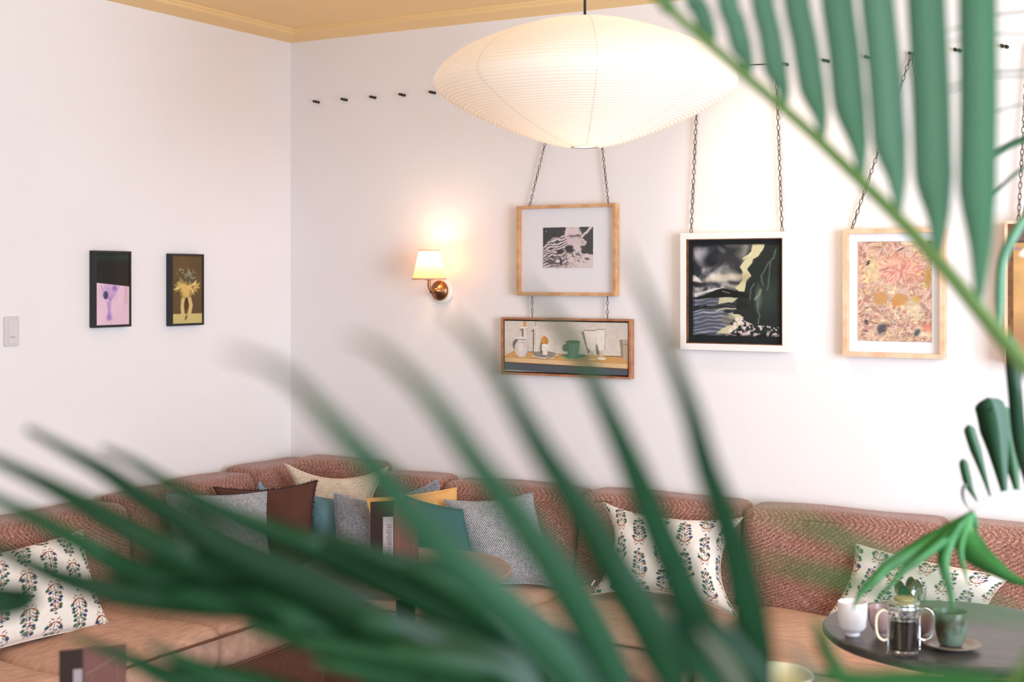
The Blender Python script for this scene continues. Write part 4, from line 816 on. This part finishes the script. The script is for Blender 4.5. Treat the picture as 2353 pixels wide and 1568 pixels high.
# ------------------------------------------------------------------ things on the right table
zt1 = .7005
def base_at(px, py): return PZ(px, py, zt1)
def cup(name, label, px, py, r0, r1, h, mat, foot=True, ribs=0, cat='cup', inner=None, group=None):
    c = base_at(px, py); e = empty(name, (c.x, c.y, zt1), label, cat, group); th = .0028; fr = r0 * .55
    out = ([(0, 0), (fr, 0), (fr, .006), (fr * .95, .010)] if foot else [(0, 0), (r0 * .8, 0)]) + [(r0 * .80, .014 if foot else .002), (r0, .024), (r1 * .985, h * .6), (r1, h - .002), (r1 - th * .5, h)]
    rim = [(r1 - th, h - .002), (r1 - th, h * .6), (r0 - th, .03), (r0 * .6, .018), (0, .016)]
    n = 96 if ribs else 48
    MB().lathe(out + rim, (c.x, c.y, zt1), n, rib=(lambda a, z: .014 * math.cos(a * ribs) if .016 < z < h - .006 else 0) if ribs else None).build('body', mat, e); return e, c
M_porc = plain('white_porcelain', (240, 232, 236), .22); M_pink = plain('dusky_pink_glaze', (164, 132, 130), .3)
cup('ribbed_cup', 'white ribbed cup on a small foot at the left of the table', 1959, 1461, .033, .0365, .086, M_porc, ribs=32)
cup('ribbed_cup', 'dusky pink ribbed cup half hidden left behind the coffee press', 2030, 1462, .031, .0375, .074, M_pink, ribs=32)
cup('ribbed_cup', 'dusky pink ribbed cup half hidden right behind the coffee press', 2112, 1464, .031, .0375, .074, M_pink, ribs=32)
m, t, b = nt('green_stoneware'); tc = N(t, 'ShaderNodeTexCoord'); ns = N(t, 'ShaderNodeTexNoise'); ns.inputs['Scale'].default_value = 22; r = N(t, 'ShaderNodeValToRGB'); r.color_ramp.elements[0].color = (*lin((66, 58, 42)), 1); r.color_ramp.elements[1].color = (*lin((90, 106, 92)), 1); r.color_ramp.elements[0].position = .38; r.color_ramp.elements[1].position = .56
t.links.new(tc.outputs['Object'], ns.inputs['Vector']); t.links.new(ns.outputs['Fac'], r.inputs[0]); t.links.new(r.outputs[0], b.inputs['Base Color']); b.inputs['Roughness'].default_value = .3; M_stone = m
gc = base_at(2185, 1490)
sc_ = empty('saucer', (gc.x, gc.y, zt1), 'brown-green stoneware saucer under the green cup', 'saucer')
MB().lathe([(0, 0), (.034, 0), (.036, .003), (.056, .006), (.069, .0125), (.070, .014), (.068, .0145), (.052, .009), (.03, .007), (0, .007)], (gc.x, gc.y, zt1), 64).build('dish', plain('brown_stoneware', (112, 98, 84), .3), sc_)
e = empty('stoneware_cup', (gc.x, gc.y, zt1 + .0075), 'mottled green and brown stoneware cup on a saucer', 'cup'); h = .083
MB().lathe([(0, 0), (.024, 0), (.028, .004), (.034, .022), (.039, .05), (.041, h - .002), (.040, h), (.038, h - .002), (.036, .05), (.030, .02), (0, .010)], (gc.x, gc.y, zt1 + .0078), 56).build('body', M_stone, e)
MB().lathe([(0, h - .016), (.0368, h - .016), (.0372, h - .014), (0, h - .014)], (gc.x, gc.y, zt1 + .0078), 40).build('coffee', plain('black_coffee', (64, 34, 20), .12), e)
# coffee press
pc_ = base_at(2077, 1506); FPn = empty('coffee_press', (pc_.x, pc_.y, zt1), 'small glass coffee press half full of black coffee with chrome lid and handles', 'coffee press')
M_chrome = plain('chrome', (214, 214, 216), .08, 1.0); M_gl = glass('clear_glass', (.96, .98, .98)); M_cof = plain('brewed_coffee', (26, 16, 14), .08); rP = .0355; at_ = lambda z: (pc_.x, pc_.y, zt1 + z)
MB().lathe([(0, .006), (rP - .004, .006), (rP, .010), (rP, .105), (rP + .002, .112), (rP - .001, .112), (rP - .002, .104), (rP - .002, .011), (rP - .005, .008), (0, .008)], at_(0), 56).build('beaker', M_gl, FPn)
MB().lathe([(0, .009), (rP - .0035, .009), (rP - .0021, .0115), (rP - .0021, .080), (0, .084)], at_(0), 48).build('coffee', M_cof, FPn, ang=40)
MB().lathe([(0, .086), (rP - .003, .086), (rP - .0025, .087), (rP - .0025, .090), (rP - .006, .092), (0, .092)], at_(0), 40).build('filter_disc', M_chrome, FPn, ang=40)
MB().lathe([(rP + .0005, .110), (rP + .003, .111), (rP + .0035, .116), (rP + .001, .119), (rP + .0025, .122), (rP + .002, .127), (rP - .004, .131), (.026, .132), (0, .132)], at_(0), 56).build('lid', M_chrome, FPn)
MB().lathe([(0, .1322), (.024, .1322), (.024, .136), (.022, .1375), (0, .1375)], at_(0), 40).build('lid_inset', plain('bamboo', (206, 168, 116), .5), FPn, ang=40)
MB().tube([at_(.09), at_(.132)], .002, 8).build('plunger_rod', M_chrome, FPn)
for z in (.012, .098): MB().lathe([(rP + .0004, z), (rP + .0018, z), (rP + .0018, z + .005), (rP + .0004, z + .005), (rP + .0004, z)], at_(0), 56).build('band', M_chrome, FPn, ang=40)
for k in (0, 1, 2):
    a = YAW + PI / 2 * k; cx, cy = pc_.x + (rP + .002) * math.cos(a), pc_.y + (rP + .002) * math.sin(a); MB().tube([(cx, cy, zt1 + .100), (cx, cy, zt1 + .012), (cx + .004 * math.cos(a), cy + .004 * math.sin(a), zt1 + .002)], .0016, 8).build('frame_strut', M_chrome, FPn)
def loop(sgn, mat, rad, ext, zhi, zlo, nm):
    u = RT * sgn; c = Vector(at_(0)); k = [(rP + .001, zhi), (rP + ext * .5, zhi + .004), (rP + ext * .92, zhi - .008), (rP + ext, (zhi + zlo) / 2), (rP + ext * .85, zlo + .010), (rP + ext * .45, zlo), (rP + .001, zlo + .003)]
    MB().tube([Vector(v) for v in catmull([tuple(c + u * a + UP * z) for a, z in k], 6)], rad, 10).build(nm, mat, FPn)
loop(1, M_chrome, .0026, .036, .106, .036, 'handle')
loop(-1, plain('cream_handle', (222, 206, 176), .3), .0032, .031, .103, .036, 'side_handle')
# tumbler with spoons behind
tb = base_at(2098, 1452); TB = empty('glass_tumbler', (tb.x, tb.y, zt1), 'tall clear glass tumbler behind the coffee press holding the spoons', 'glass')
MB().lathe([(0, 0), (.024, 0), (.026, .004), (.034, .115), (.035, .118), (.033, .118), (.024, .008), (0, .008)], (tb.x, tb.y, zt1), 48).build('bowl', M_gl, TB)
M_cop = plain('copper_spoon', (170, 110, 88), .2, 1.0); M_gun = plain('gunmetal_spoon', (70, 78, 100), .2, 1.0)
def spoon(label, px, py, dd, mat, tilt, rollz, fat=1.0):
    tip = P(px, py, dd); foot = Vector((tb.x + (tip.x - tb.x) * .2, tb.y + (tip.y - tb.y) * .2, zt1 + .011)); ax = (tip - foot).normalized(); fw = (C0 - tip).normalized(); sd = ax.cross(fw).normalized(); fr = sd.cross(ax); e = empty('spoon', foot, label, 'spoon', 'spoons standing in the tumbler')
    bl = .046; c = tip - ax * bl * .5; vs = []; fs = []; nu, nv = 20, 8
    for side in (0, 1):
        for i in range(nv + 1):
            for k in range(nu):
                a = 2 * PI * k / nu; q = i / nv; w_ = .0145 * fat * (1 - .18 * math.sin(a)); vs.append(c + sd * (w_ * q * math.cos(a)) + ax * (bl / 2 * q * math.sin(a)) - fr * (.008 * (1 - q * q)) * (1 if side == 0 else 1) + fr * (0 if side == 0 else -.0012))
    n = (nv + 1) * nu
    for s_ in (0, 1):
        for i in range(nv):
            for k in range(nu): f = (s_ * n + i * nu + k, s_ * n + i * nu + (k + 1) % nu, s_ * n + (i + 1) * nu + (k + 1) % nu, s_ * n + (i + 1) * nu + k); fs.append(f if s_ == 0 else f[::-1])
    for k in range(nu): fs.append((nv * nu + k, nv * nu + (k + 1) % nu, n + nv * nu + (k + 1) % nu, n + nv * nu + k))
    MB().add(vs, fs).build('spoon_bowl', mat, e); MB().tube([tip - ax * (bl * .98), (tip + foot) / 2 - ax * .0, foot], [.0022, .0018, .003], 8).build('handle', mat, e)
spoon('copper spoon leaning left in the tumbler behind the press', 2064, 1333, 3.50, M_cop, 0, 0)
spoon('dark gunmetal spoon leaning left in front of the copper one', 2072, 1344, 3.45, M_gun, 0, 0)
spoon('copper spoon upright in the middle of the tumbler', 2093, 1326, 3.50, M_cop, 0, 0)
spoon('bright steel spoon at the right of the tumbler', 2108, 1332, 3.49, M_chrome, 0, 0)

# ------------------------------------------------------------------ palms
M_pot = plain('terracotta', (150, 96, 70), .8, noise=.1, scale=12); M_soil = plain('potting_soil', (40, 30, 24), .95, noise=.3, scale=60, bump=.6)
L_dark = leafmat('deep_green_leaf', (38, 92, 58), (66, 130, 92), .30); L_low = leafmat('dark_green_leaf', (26, 70, 40), (46, 104, 60), .25); L_up = leafmat('blue_green_leaf', (134, 188, 156), (160, 208, 186), .6); L_mid = leafmat('mid_green_leaf', (56, 136, 66), (78, 152, 82), .4)
L_fan = leafmat('dark_fan_leaf', (28, 70, 44), (44, 92, 50), .15); L_grey = leafmat('grey_leaf_and_shadow', (120, 128, 122), (140, 142, 138), .3); L_pale = leafmat('pale_leaf', (160, 172, 150), (176, 184, 160), .4); M_rib = leafmat('leaf_rib', (112, 150, 78), (128, 164, 90), .1)  # L_grey colours one small leaf and the blades drawn as wall shadows
M_ribp = leafmat('pale_rib', (216, 220, 216), (222, 224, 222), .2)
def pot(cx, cy, e, r, h):
    MB().lathe([(0, .001), (r * .7, .001), (r * .98, h - .04), (r * 1.05, h - .038), (r * 1.05, h), (r * .93, h), (r * .9, h - .05), (0, h - .05)], (cx, cy, 0), 40).build('pot', M_pot, e, ang=40)
    MB().lathe([(0, h - .05), (r * .91, h - .05), (r * .9, h - .042), (0, h - .03)], (cx, cy, 0), 30).build('soil', M_soil, e)
def leaflet(frond, pts, wpx, mat, tip=0, fold=.35, prof=None, dry=0.0, twist=0.0, name='leaflet'):
    """pts: (px, py, depth) control points, base last; width given as it appears at each depth; V-folded blade with real thickness"""
    if len(pts[0]) == 3: W3 = [P(*p) for p in pts]
    else: W3 = pts
    C = catmull([tuple(v) for v in W3], 7); n = len(C); vs = []; fs = []; col = []
    for i, c in enumerate(C):
        c = Vector(c); t = (Vector(C[min(i + 1, n - 1)]) - Vector(C[max(i - 1, 0)])).normalized(); vw = (C0 - c).normalized(); sd = t.cross(vw).normalized(); fr = sd.cross(t).normalized()
        if twist: q = Matrix.Rotation(twist, 3, t); sd = q @ sd; fr = q @ fr
        s = i / (n - 1); w = (prof(s) if prof else (min(1, (s / .38) ** .75) * (1 if s < .78 else max(.22, 1 - (s - .78) / .22 * .8))))
        wd = wpx / FP * ((c - C0).dot(FW)) / 2 * max(w, .03); th = .0007
        vs += [c + sd * wd, c - fr * (wd * fold) + fr * th, c - sd * wd, c - fr * (wd * fold) - fr * th]; col += [[max(0, dry * (1 - s / .38))] * 3] * 4
    for i in range(n - 1):
        for k in range(4): fs.append((i * 4 + k, i * 4 + (k + 1) % 4, (i + 1) * 4 + (k + 1) % 4, (i + 1) * 4 + k))
    fs += [(0, 1, 2, 3), tuple((n - 1) * 4 + k for k in (3, 2, 1, 0))]
    return mk(name, np.array([tuple(v) for v in vs]), fs, mat, frond, True, col=np.array(col))
# near palm: pot to the lower right of the camera's axis
q1 = P(1800, 0, 1.25); q1 = Vector((q1.x, q1.y, 0))
PA = empty('potted_palm', q1, 'large feather-leaved palm nearest the camera, blurred fronds along bottom and upper right', 'potted plant')
pot(q1.x, q1.y, PA, .20, .36); crown = Vector((q1.x, q1.y, .9))
MB().tube([(q1.x, q1.y, .32), (q1.x + .01, q1.y, .62), crown], [.035, .028, .022], 12).build('trunk', M_rib if False else plain('palm_trunk', (96, 92, 56), .8, noise=.2, scale=40), PA)
crw = (crown.x, crown.y, crown.z)
def frondW(plant, W3, r0, r1, mat=None):
    C = catmull([tuple(v) for v in W3], 8); n = len(C); o = MB().tube(C, [r0 + (r1 - r0) * i / (n - 1) for i in range(n)], 8).build('frond', mat or M_rib, plant); at = o.data.color_attributes.new('Col', 'FLOAT_COLOR', 'POINT'); at.data.foreach_set('color', [0.0] * (4 * len(o.data.vertices))); return o
K = .78
FA = frondW(PA, [P(1150, 1660, .92 * K), P(1350, 1680, .95 * K), P(1600, 1700, 1.0 * K), P(1760, 1760, 1.05 * K), P(1880, 2150, 1.1 * K), crown], .0030, .008)
Ls = [([(510, 808, .66), (600, 832, .67), (670, 872, .69), (740, 945, .71), (800, 1010, .73), (860, 1075, .75), (945, 1180, .78), (1060, 1300, .82), (1200, 1430, .86), (1330, 1570, .91), (1400, 1682, .95)], 100, 1),
      ([(800, 775, .68), (860, 798, .69), (905, 832, .69), (970, 895, .71), (1030, 970, .73), (1085, 1050, .76), (1145, 1130, .79), (1205, 1212, .82), (1275, 1305, .86), (1345, 1420, .9), (1420, 1568, .94), (1470, 1685, .97)], 100, 1),
      ([(1020, 712, .72), (1055, 748, .72), (1095, 790, .74), (1150, 870, .77), (1200, 960, .79), (1250, 1045, .82), (1300, 1120, .85), (1355, 1205, .88), (1420, 1320, .92), (1500, 1450, .95), (1550, 1568, .98), (1590, 1690, 1.0)], 104, .9),
      ([(1195, 640, .74), (1240, 690, .75), (1285, 745, .78), (1340, 830, .82), (1380, 915, .85), (1420, 1000, .89), (1462, 1095, .93), (1500, 1190, .96), (1560, 1330, .99), (1600, 1430, 1.0), (1650, 1568, 1.02), (1680, 1715, 1.03)], 96, .6),
      ([(1430, 560, .74), (1465, 640, .76), (1505, 725, .79), (1550, 845, .84), (1590, 955, .88), (1622, 1070, .92), (1662, 1180, .95), (1698, 1300, .98), (1725, 1430, 1.0), (1745, 1568, 1.03), (1765, 1750, 1.05)], 90, .6)]
grow = lambda s: (.10 + .90 * min(1, s / .80)) * (1 if s < .86 else max(.25, 1 - (s - .86) / .14 * .75))
sc = lambda pts, f: [(a, b, c * f) for a, b, c in pts]
for pts, w, dry in Ls: leaflet(FA, sc(pts, K), w, L_dark, dry=dry, fold=.5, prof=grow)
for pts, w in (([(1452, 1335, 1.0), (1480, 1390, 1.0), (1530, 1450, 1.0), (1600, 1520, 1.0), (1660, 1600, 1.01), (1700, 1715, 1.03)], 60),
               ([(1600, 1372, .98), (1640, 1430, .98), (1700, 1510, 1.0), (1760, 1590, 1.02), (1790, 1745, 1.05)], 52),
               ([(1455, 1090, .95), (1490, 1150, .96), (1530, 1240, .98), (1560, 1330, .99), (1640, 1450, 1.0), (1720, 1600, 1.04), (1770, 1745, 1.05)], 30)):
    leaflet(FA, sc(pts, K), w, L_dark, fold=.4)
leaflet(FA, sc([(1600, 1440, .95), (1640, 1490, .95), (1690, 1560, .98), (1730, 1650, 1.02), (1760, 1745, 1.05)], K), 34, L_pale, fold=.3)
leaflet(FA, sc([(1805, 1470, .9), (1840, 1520, .92), (1870, 1580, .95), (1880, 1700, 1.0), (1800, 1780, 1.06)], K), 34, L_pale, fold=.3)
KB = 1.08
FB = frondW(PA, [P(760, 1640, .92 * KB), P(980, 1610, .93 * KB), P(1200, 1640, .96 * KB), P(1450, 1720, 1.0 * KB), P(1700, 1850, 1.06 * KB), P(1850, 2150, 1.12 * KB), crown], .0030, .008)
Bs = [([(235, 1030, .84), (310, 1065, .84), (390, 1115, .85), (485, 1165, .86), (605, 1215, .88), (700, 1250, .89), (810, 1300, .91), (965, 1372, .93), (1100, 1450, .95), (1240, 1560, .97), (1330, 1680, .98)], 74),
      ([(60, 985, .82), (155, 1037, .82), (240, 1084, .83), (330, 1146, .84), (427, 1200, .85), (543, 1270, .86), (700, 1340, .88), (850, 1420, .9), (1000, 1510, .93), (1130, 1632, .95)], 84),
      ([(-120, 1010, .80), (0, 1062, .80), (97, 1108, .81), (175, 1150, .82), (271, 1204, .83), (388, 1265, .84), (500, 1315, .86), (600, 1367, .87), (750, 1440, .89), (900, 1520, .92), (1000, 1612, .93)], 86),
      ([(-120, 1090, .80), (0, 1152, .80), (78, 1190, .81), (194, 1252, .82), (310, 1312, .84), (427, 1352, .85), (600, 1392, .87), (700, 1440, .88), (850, 1530, .91), (950, 1612, .93)], 84),
      ([(-110, 1215, .80), (0, 1265, .80), (97, 1310, .81), (175, 1338, .82), (290, 1366, .83), (427, 1379, .85), (600, 1385, .87), (700, 1410, .89), (800, 1480, .9), (900, 1618, .93)], 84),
      ([(-110, 1330, .78), (-40, 1345, .78), (20, 1362, .8), (60, 1372, .8), (40, 1385, .8), (-60, 1400, .8), (-130, 1420, .8)], 60),
      ([(150, 1455, .86), (233, 1488, .86), (310, 1520, .86), (400, 1560, .87), (520, 1590, .88), (760, 1640, .92)], 52),
      ([(340, 1480, .86), (400, 1510, .86), (480, 1548, .87), (600, 1580, .88), (800, 1636, .92)], 62),
      ([(560, 1330, .88), (700, 1385, .89), (850, 1430, .9), (1000, 1480, .93), (1150, 1540, .95), (1280, 1660, .98)], 96),
      ([(560, 1440, .86), (700, 1478, .88), (850, 1500, .9), (1000, 1520, .92), (1150, 1560, .95), (1250, 1655, .97)], 84),
      ([(690, 1222, .9), (770, 1244, .9), (860, 1279, .91), (980, 1325, .93), (1100, 1380, .95), (1230, 1460, .97), (1350, 1560, .98), (1440, 1715, 1.0)], 92),
      ([(880, 1265, .92), (1000, 1335, .93), (1120, 1410, .95), (1230, 1490, .97), (1330, 1580, .98), (1410, 1705, 1.0)], 96),
      ([(720, 1525, .88), (850, 1545, .9), (1000, 1570, .93), (1150, 1640, .95)], 70),
      ([(1000, 1420, .95), (1130, 1480, .96), (1260, 1540, .98), (1380, 1610, .99), (1480, 1735, 1.0)], 90),
      ([(640, 1370, .9), (760, 1440, .9), (880, 1520, .92), (980, 1600, .93)], 60)]
for pts, w in Bs: leaflet(FB, sc(pts, KB), w * 1.06, L_low, fold=.4, prof=lambda s: (.16 + .84 * min(1, s / .64)) * (1 if s < .85 else max(.25, 1 - (s - .85) / .15 * .75)))
# low leaflets over the sofa at the right and the bottom right corner
FE = frondW(PA, [P(2420, 1420, .85), P(2300, 1600, .9), P(2100, 1750, 1.0), P(1950, 2000, 1.1), crown], .0025, .007)
for pts, w in (([(1720, 1275, .62), (1800, 1300, .63), (1900, 1325, .64), (2020, 1355, .66), (2200, 1400, .7), (2400, 1440, .84)], 34),
               ([(1690, 1160, .60), (1790, 1185, .61), (1880, 1215, .62), (1980, 1262, .64), (2150, 1330, .7), (2400, 1430, .84)], 30),
               ([(1868, 1415, .95), (1882, 1450, .95), (1905, 1510, .97), (1960, 1590, 1.0), (2060, 1790, 1.03)], 34),
               ([(1830, 1545, .9), (1960, 1562, .9), (2120, 1576, .9), (2260, 1610, .9)], 46), ([(2020, 1540, .9), (2150, 1556, .9), (2300, 1570, .9), (2400, 1560, .88), (2330, 1560, .9)], 50)):
    leaflet(FE, pts, w, L_mid, fold=.3)
# upper right frond
U = .86
FC = frondW(PA, [P(a, b, c * U) for a, b, c in ((1300, -190, 1.40), (1480, -30, 1.42), (1600, 75, 1.44), (1720, 180, 1.45), (1850, 293, 1.46), (1960, 398, 1.47), (2060, 497, 1.47), (2150, 594, 1.47), (2240, 702, 1.47), (2353, 840, 1.47), (2480, 1020, 1.46), (2480, 1500, 1.4), (2250, 2000, 1.32))] + [crown], .0034, .010)
ups = [((1551, 37), (1535, 15), (1508, -30), 30), ((1637, 108), (1620, 50), (1594, -10), 36), ((1722, 181), (1703, 105), (1672, 0), 42), ((1806, 254), (1782, 155), (1752, 0), 46), ((1892, 331), (1866, 200), (1830, 0), 52), ((1982, 420), (1952, 240), (1924, 0), 64), ((2066, 503), (2044, 320), (2016, 0), 66), ((2154, 598), (2145, 400), (2128, 0), 74), ((2248, 712), (2246, 430), (2246, 0), 72)]
for (a, b, c, w) in ups:
    dx, dy = c[0] - b[0], c[1] - b[1]; k = 1; pts = [(c[0] + dx * 1.5, c[1] - 620, 1.34), (c[0] + dx * .9, c[1] - 380, 1.37), (c[0] + dx * .35, c[1] - 160, 1.40), (*c, 1.42), ((b[0] + c[0]) / 2 + 2, (b[1] + c[1]) / 2, 1.43), (*b, 1.44), ((a[0] + b[0]) / 2 + 6, (a[1] + b[1]) / 2, 1.455), (*a, 1.47)]
    leaflet(FC, sc(pts, U), w * 1.2, L_up, fold=.9, prof=lambda s: min(1, (s / .4) ** .7) * (1 if s < .72 else max(.16, 1 - (s - .72) / .28 * .86)))
# second palm by the right table
q2 = P(2640, 0, 2.35); q2 = Vector((q2.x, q2.y, 0)); PB = empty('potted_palm', q2, 'fan-leaved palm standing right of the coffee table, drooping green blades over the cups', 'potted plant'); pot(q2.x, q2.y, PB, .19, .34)
cr2 = q2 + Vector((0, 0, .85)); MB().tube([q2 + Vector((0, 0, .3)), q2 + Vector((.01, 0, .6)), cr2], [.03, .024, .018], 12).build('trunk', bpy.data.materials['palm_trunk'], PB)
hub = P(2234, 1176, 2.2)
FD = frondW(PB, [hub, P(2300, 1150, 2.2), P(2400, 1130, 2.22), P(2520, 1200, 2.3), cr2], .002, .006, M_ribp)
bl = lambda s: (.06 + .94 * min(1, s / .62)) * (1 if s < .74 else max(.15, 1 - (s - .74) / .26 * .85)); H_ = (2234, 1176, 2.2)
for pts, w, mt in (([(1958, 1405, 2.1), (1975, 1370, 2.1), (2005, 1335, 2.12), (2050, 1295, 2.14), (2110, 1262, 2.16), (2170, 1222, 2.18), H_], 38, L_mid),
                   ([(2010, 1385, 2.12), (2040, 1350, 2.12), (2085, 1305, 2.14), (2140, 1262, 2.16), (2195, 1215, 2.18), H_], 26, L_mid),
                   ([(2194, 1412, 2.14), (2188, 1385, 2.14), (2176, 1330, 2.15), (2168, 1285, 2.16), (2185, 1240, 2.17), H_], 30, L_mid),
                   ([(2390, 1350, 2.1), (2330, 1332, 2.12), (2280, 1300, 2.14), (2240, 1268, 2.16), (2215, 1225, 2.18), H_], 64, L_mid),
                   ([(2226, 1345, 2.14), (2216, 1310, 2.15), (2206, 1265, 2.16), (2215, 1220, 2.18), H_], 20, L_mid),
                   ([(2246, 1238, 2.2), (2244, 1215, 2.2), (2238, 1192, 2.2), H_], 16, L_mid)):
    leaflet(FD, pts, w, mt, fold=.25, prof=bl)
FF = frondW(PB, [P(2228, 1172, 2.5), P(2275, 1142, 2.5), P(2340, 1130, 2.5), P(2450, 1150, 2.5), cr2], .0012, .005, M_ribp)
blunt = lambda s: min(1, (s / .12) ** .5) * (1 if s < .5 else max(.2, 1 - (s - .5) / .5 * .8))
for pts, w, mt in (([(2212, 1054, 2.5), (2218, 1085, 2.5), (2228, 1120, 2.5), (2245, 1152, 2.5)], 21, L_fan), ([(2224, 976, 2.5), (2234, 1010, 2.5), (2252, 1065, 2.5), (2275, 1140, 2.5)], 26, L_fan),
                   ([(2222, 1112, 2.5), (2213, 1125, 2.5), (2215, 1150, 2.5), (2228, 1172, 2.5)], 9, L_grey), ([(2268, 914, 2.5), (2280, 960, 2.5), (2292, 1030, 2.5), (2308, 1134, 2.5)], 66, L_fan), ([(2288, 930, 2.5), (2304, 980, 2.5), (2320, 1040, 2.5), (2338, 1134, 2.5)], 54, L_fan)):
    leaflet(FF, pts, w, mt, fold=.2, prof=blunt)
leaflet(FF, [(2322, 770, 2.3), (2326, 830, 2.3), (2332, 900, 2.3), (2345, 1020, 2.35), (2380, 1140, 2.45)], 32, L_fan, fold=.3, prof=lambda s: min(1, (s / .1) ** .6))
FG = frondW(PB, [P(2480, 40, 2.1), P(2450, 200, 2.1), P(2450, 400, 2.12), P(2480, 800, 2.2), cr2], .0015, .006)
for pts, w, mt in (([(2245, 392, 2.1), (2262, 374, 2.1), (2300, 346, 2.1), (2350, 322, 2.1), (2450, 300, 2.1)], 17, L_fan), ([(2240, 515, 2.1), (2252, 490, 2.1), (2290, 440, 2.1), (2353, 385, 2.1), (2450, 330, 2.1)], 8, L_fan),
                   ([(2298, 760, 2.0), (2297, 690, 2.0), (2303, 600, 2.0), (2335, 530, 2.0), (2370, 490, 2.05), (2450, 430, 2.12)], 22, L_up),
                   ([(2165, 76, 1.9), (2230, 52, 1.95), (2280, 36, 2.0), (2350, 27, 2.05), (2475, 20, 2.1)], 5, L_grey), ([(2168, 100, 1.9), (2230, 84, 1.95), (2290, 78, 2.0), (2350, 79, 2.05), (2470, 85, 2.1)], 4, L_grey),  # the thin grey blades stand in for leaf shadows on the wall
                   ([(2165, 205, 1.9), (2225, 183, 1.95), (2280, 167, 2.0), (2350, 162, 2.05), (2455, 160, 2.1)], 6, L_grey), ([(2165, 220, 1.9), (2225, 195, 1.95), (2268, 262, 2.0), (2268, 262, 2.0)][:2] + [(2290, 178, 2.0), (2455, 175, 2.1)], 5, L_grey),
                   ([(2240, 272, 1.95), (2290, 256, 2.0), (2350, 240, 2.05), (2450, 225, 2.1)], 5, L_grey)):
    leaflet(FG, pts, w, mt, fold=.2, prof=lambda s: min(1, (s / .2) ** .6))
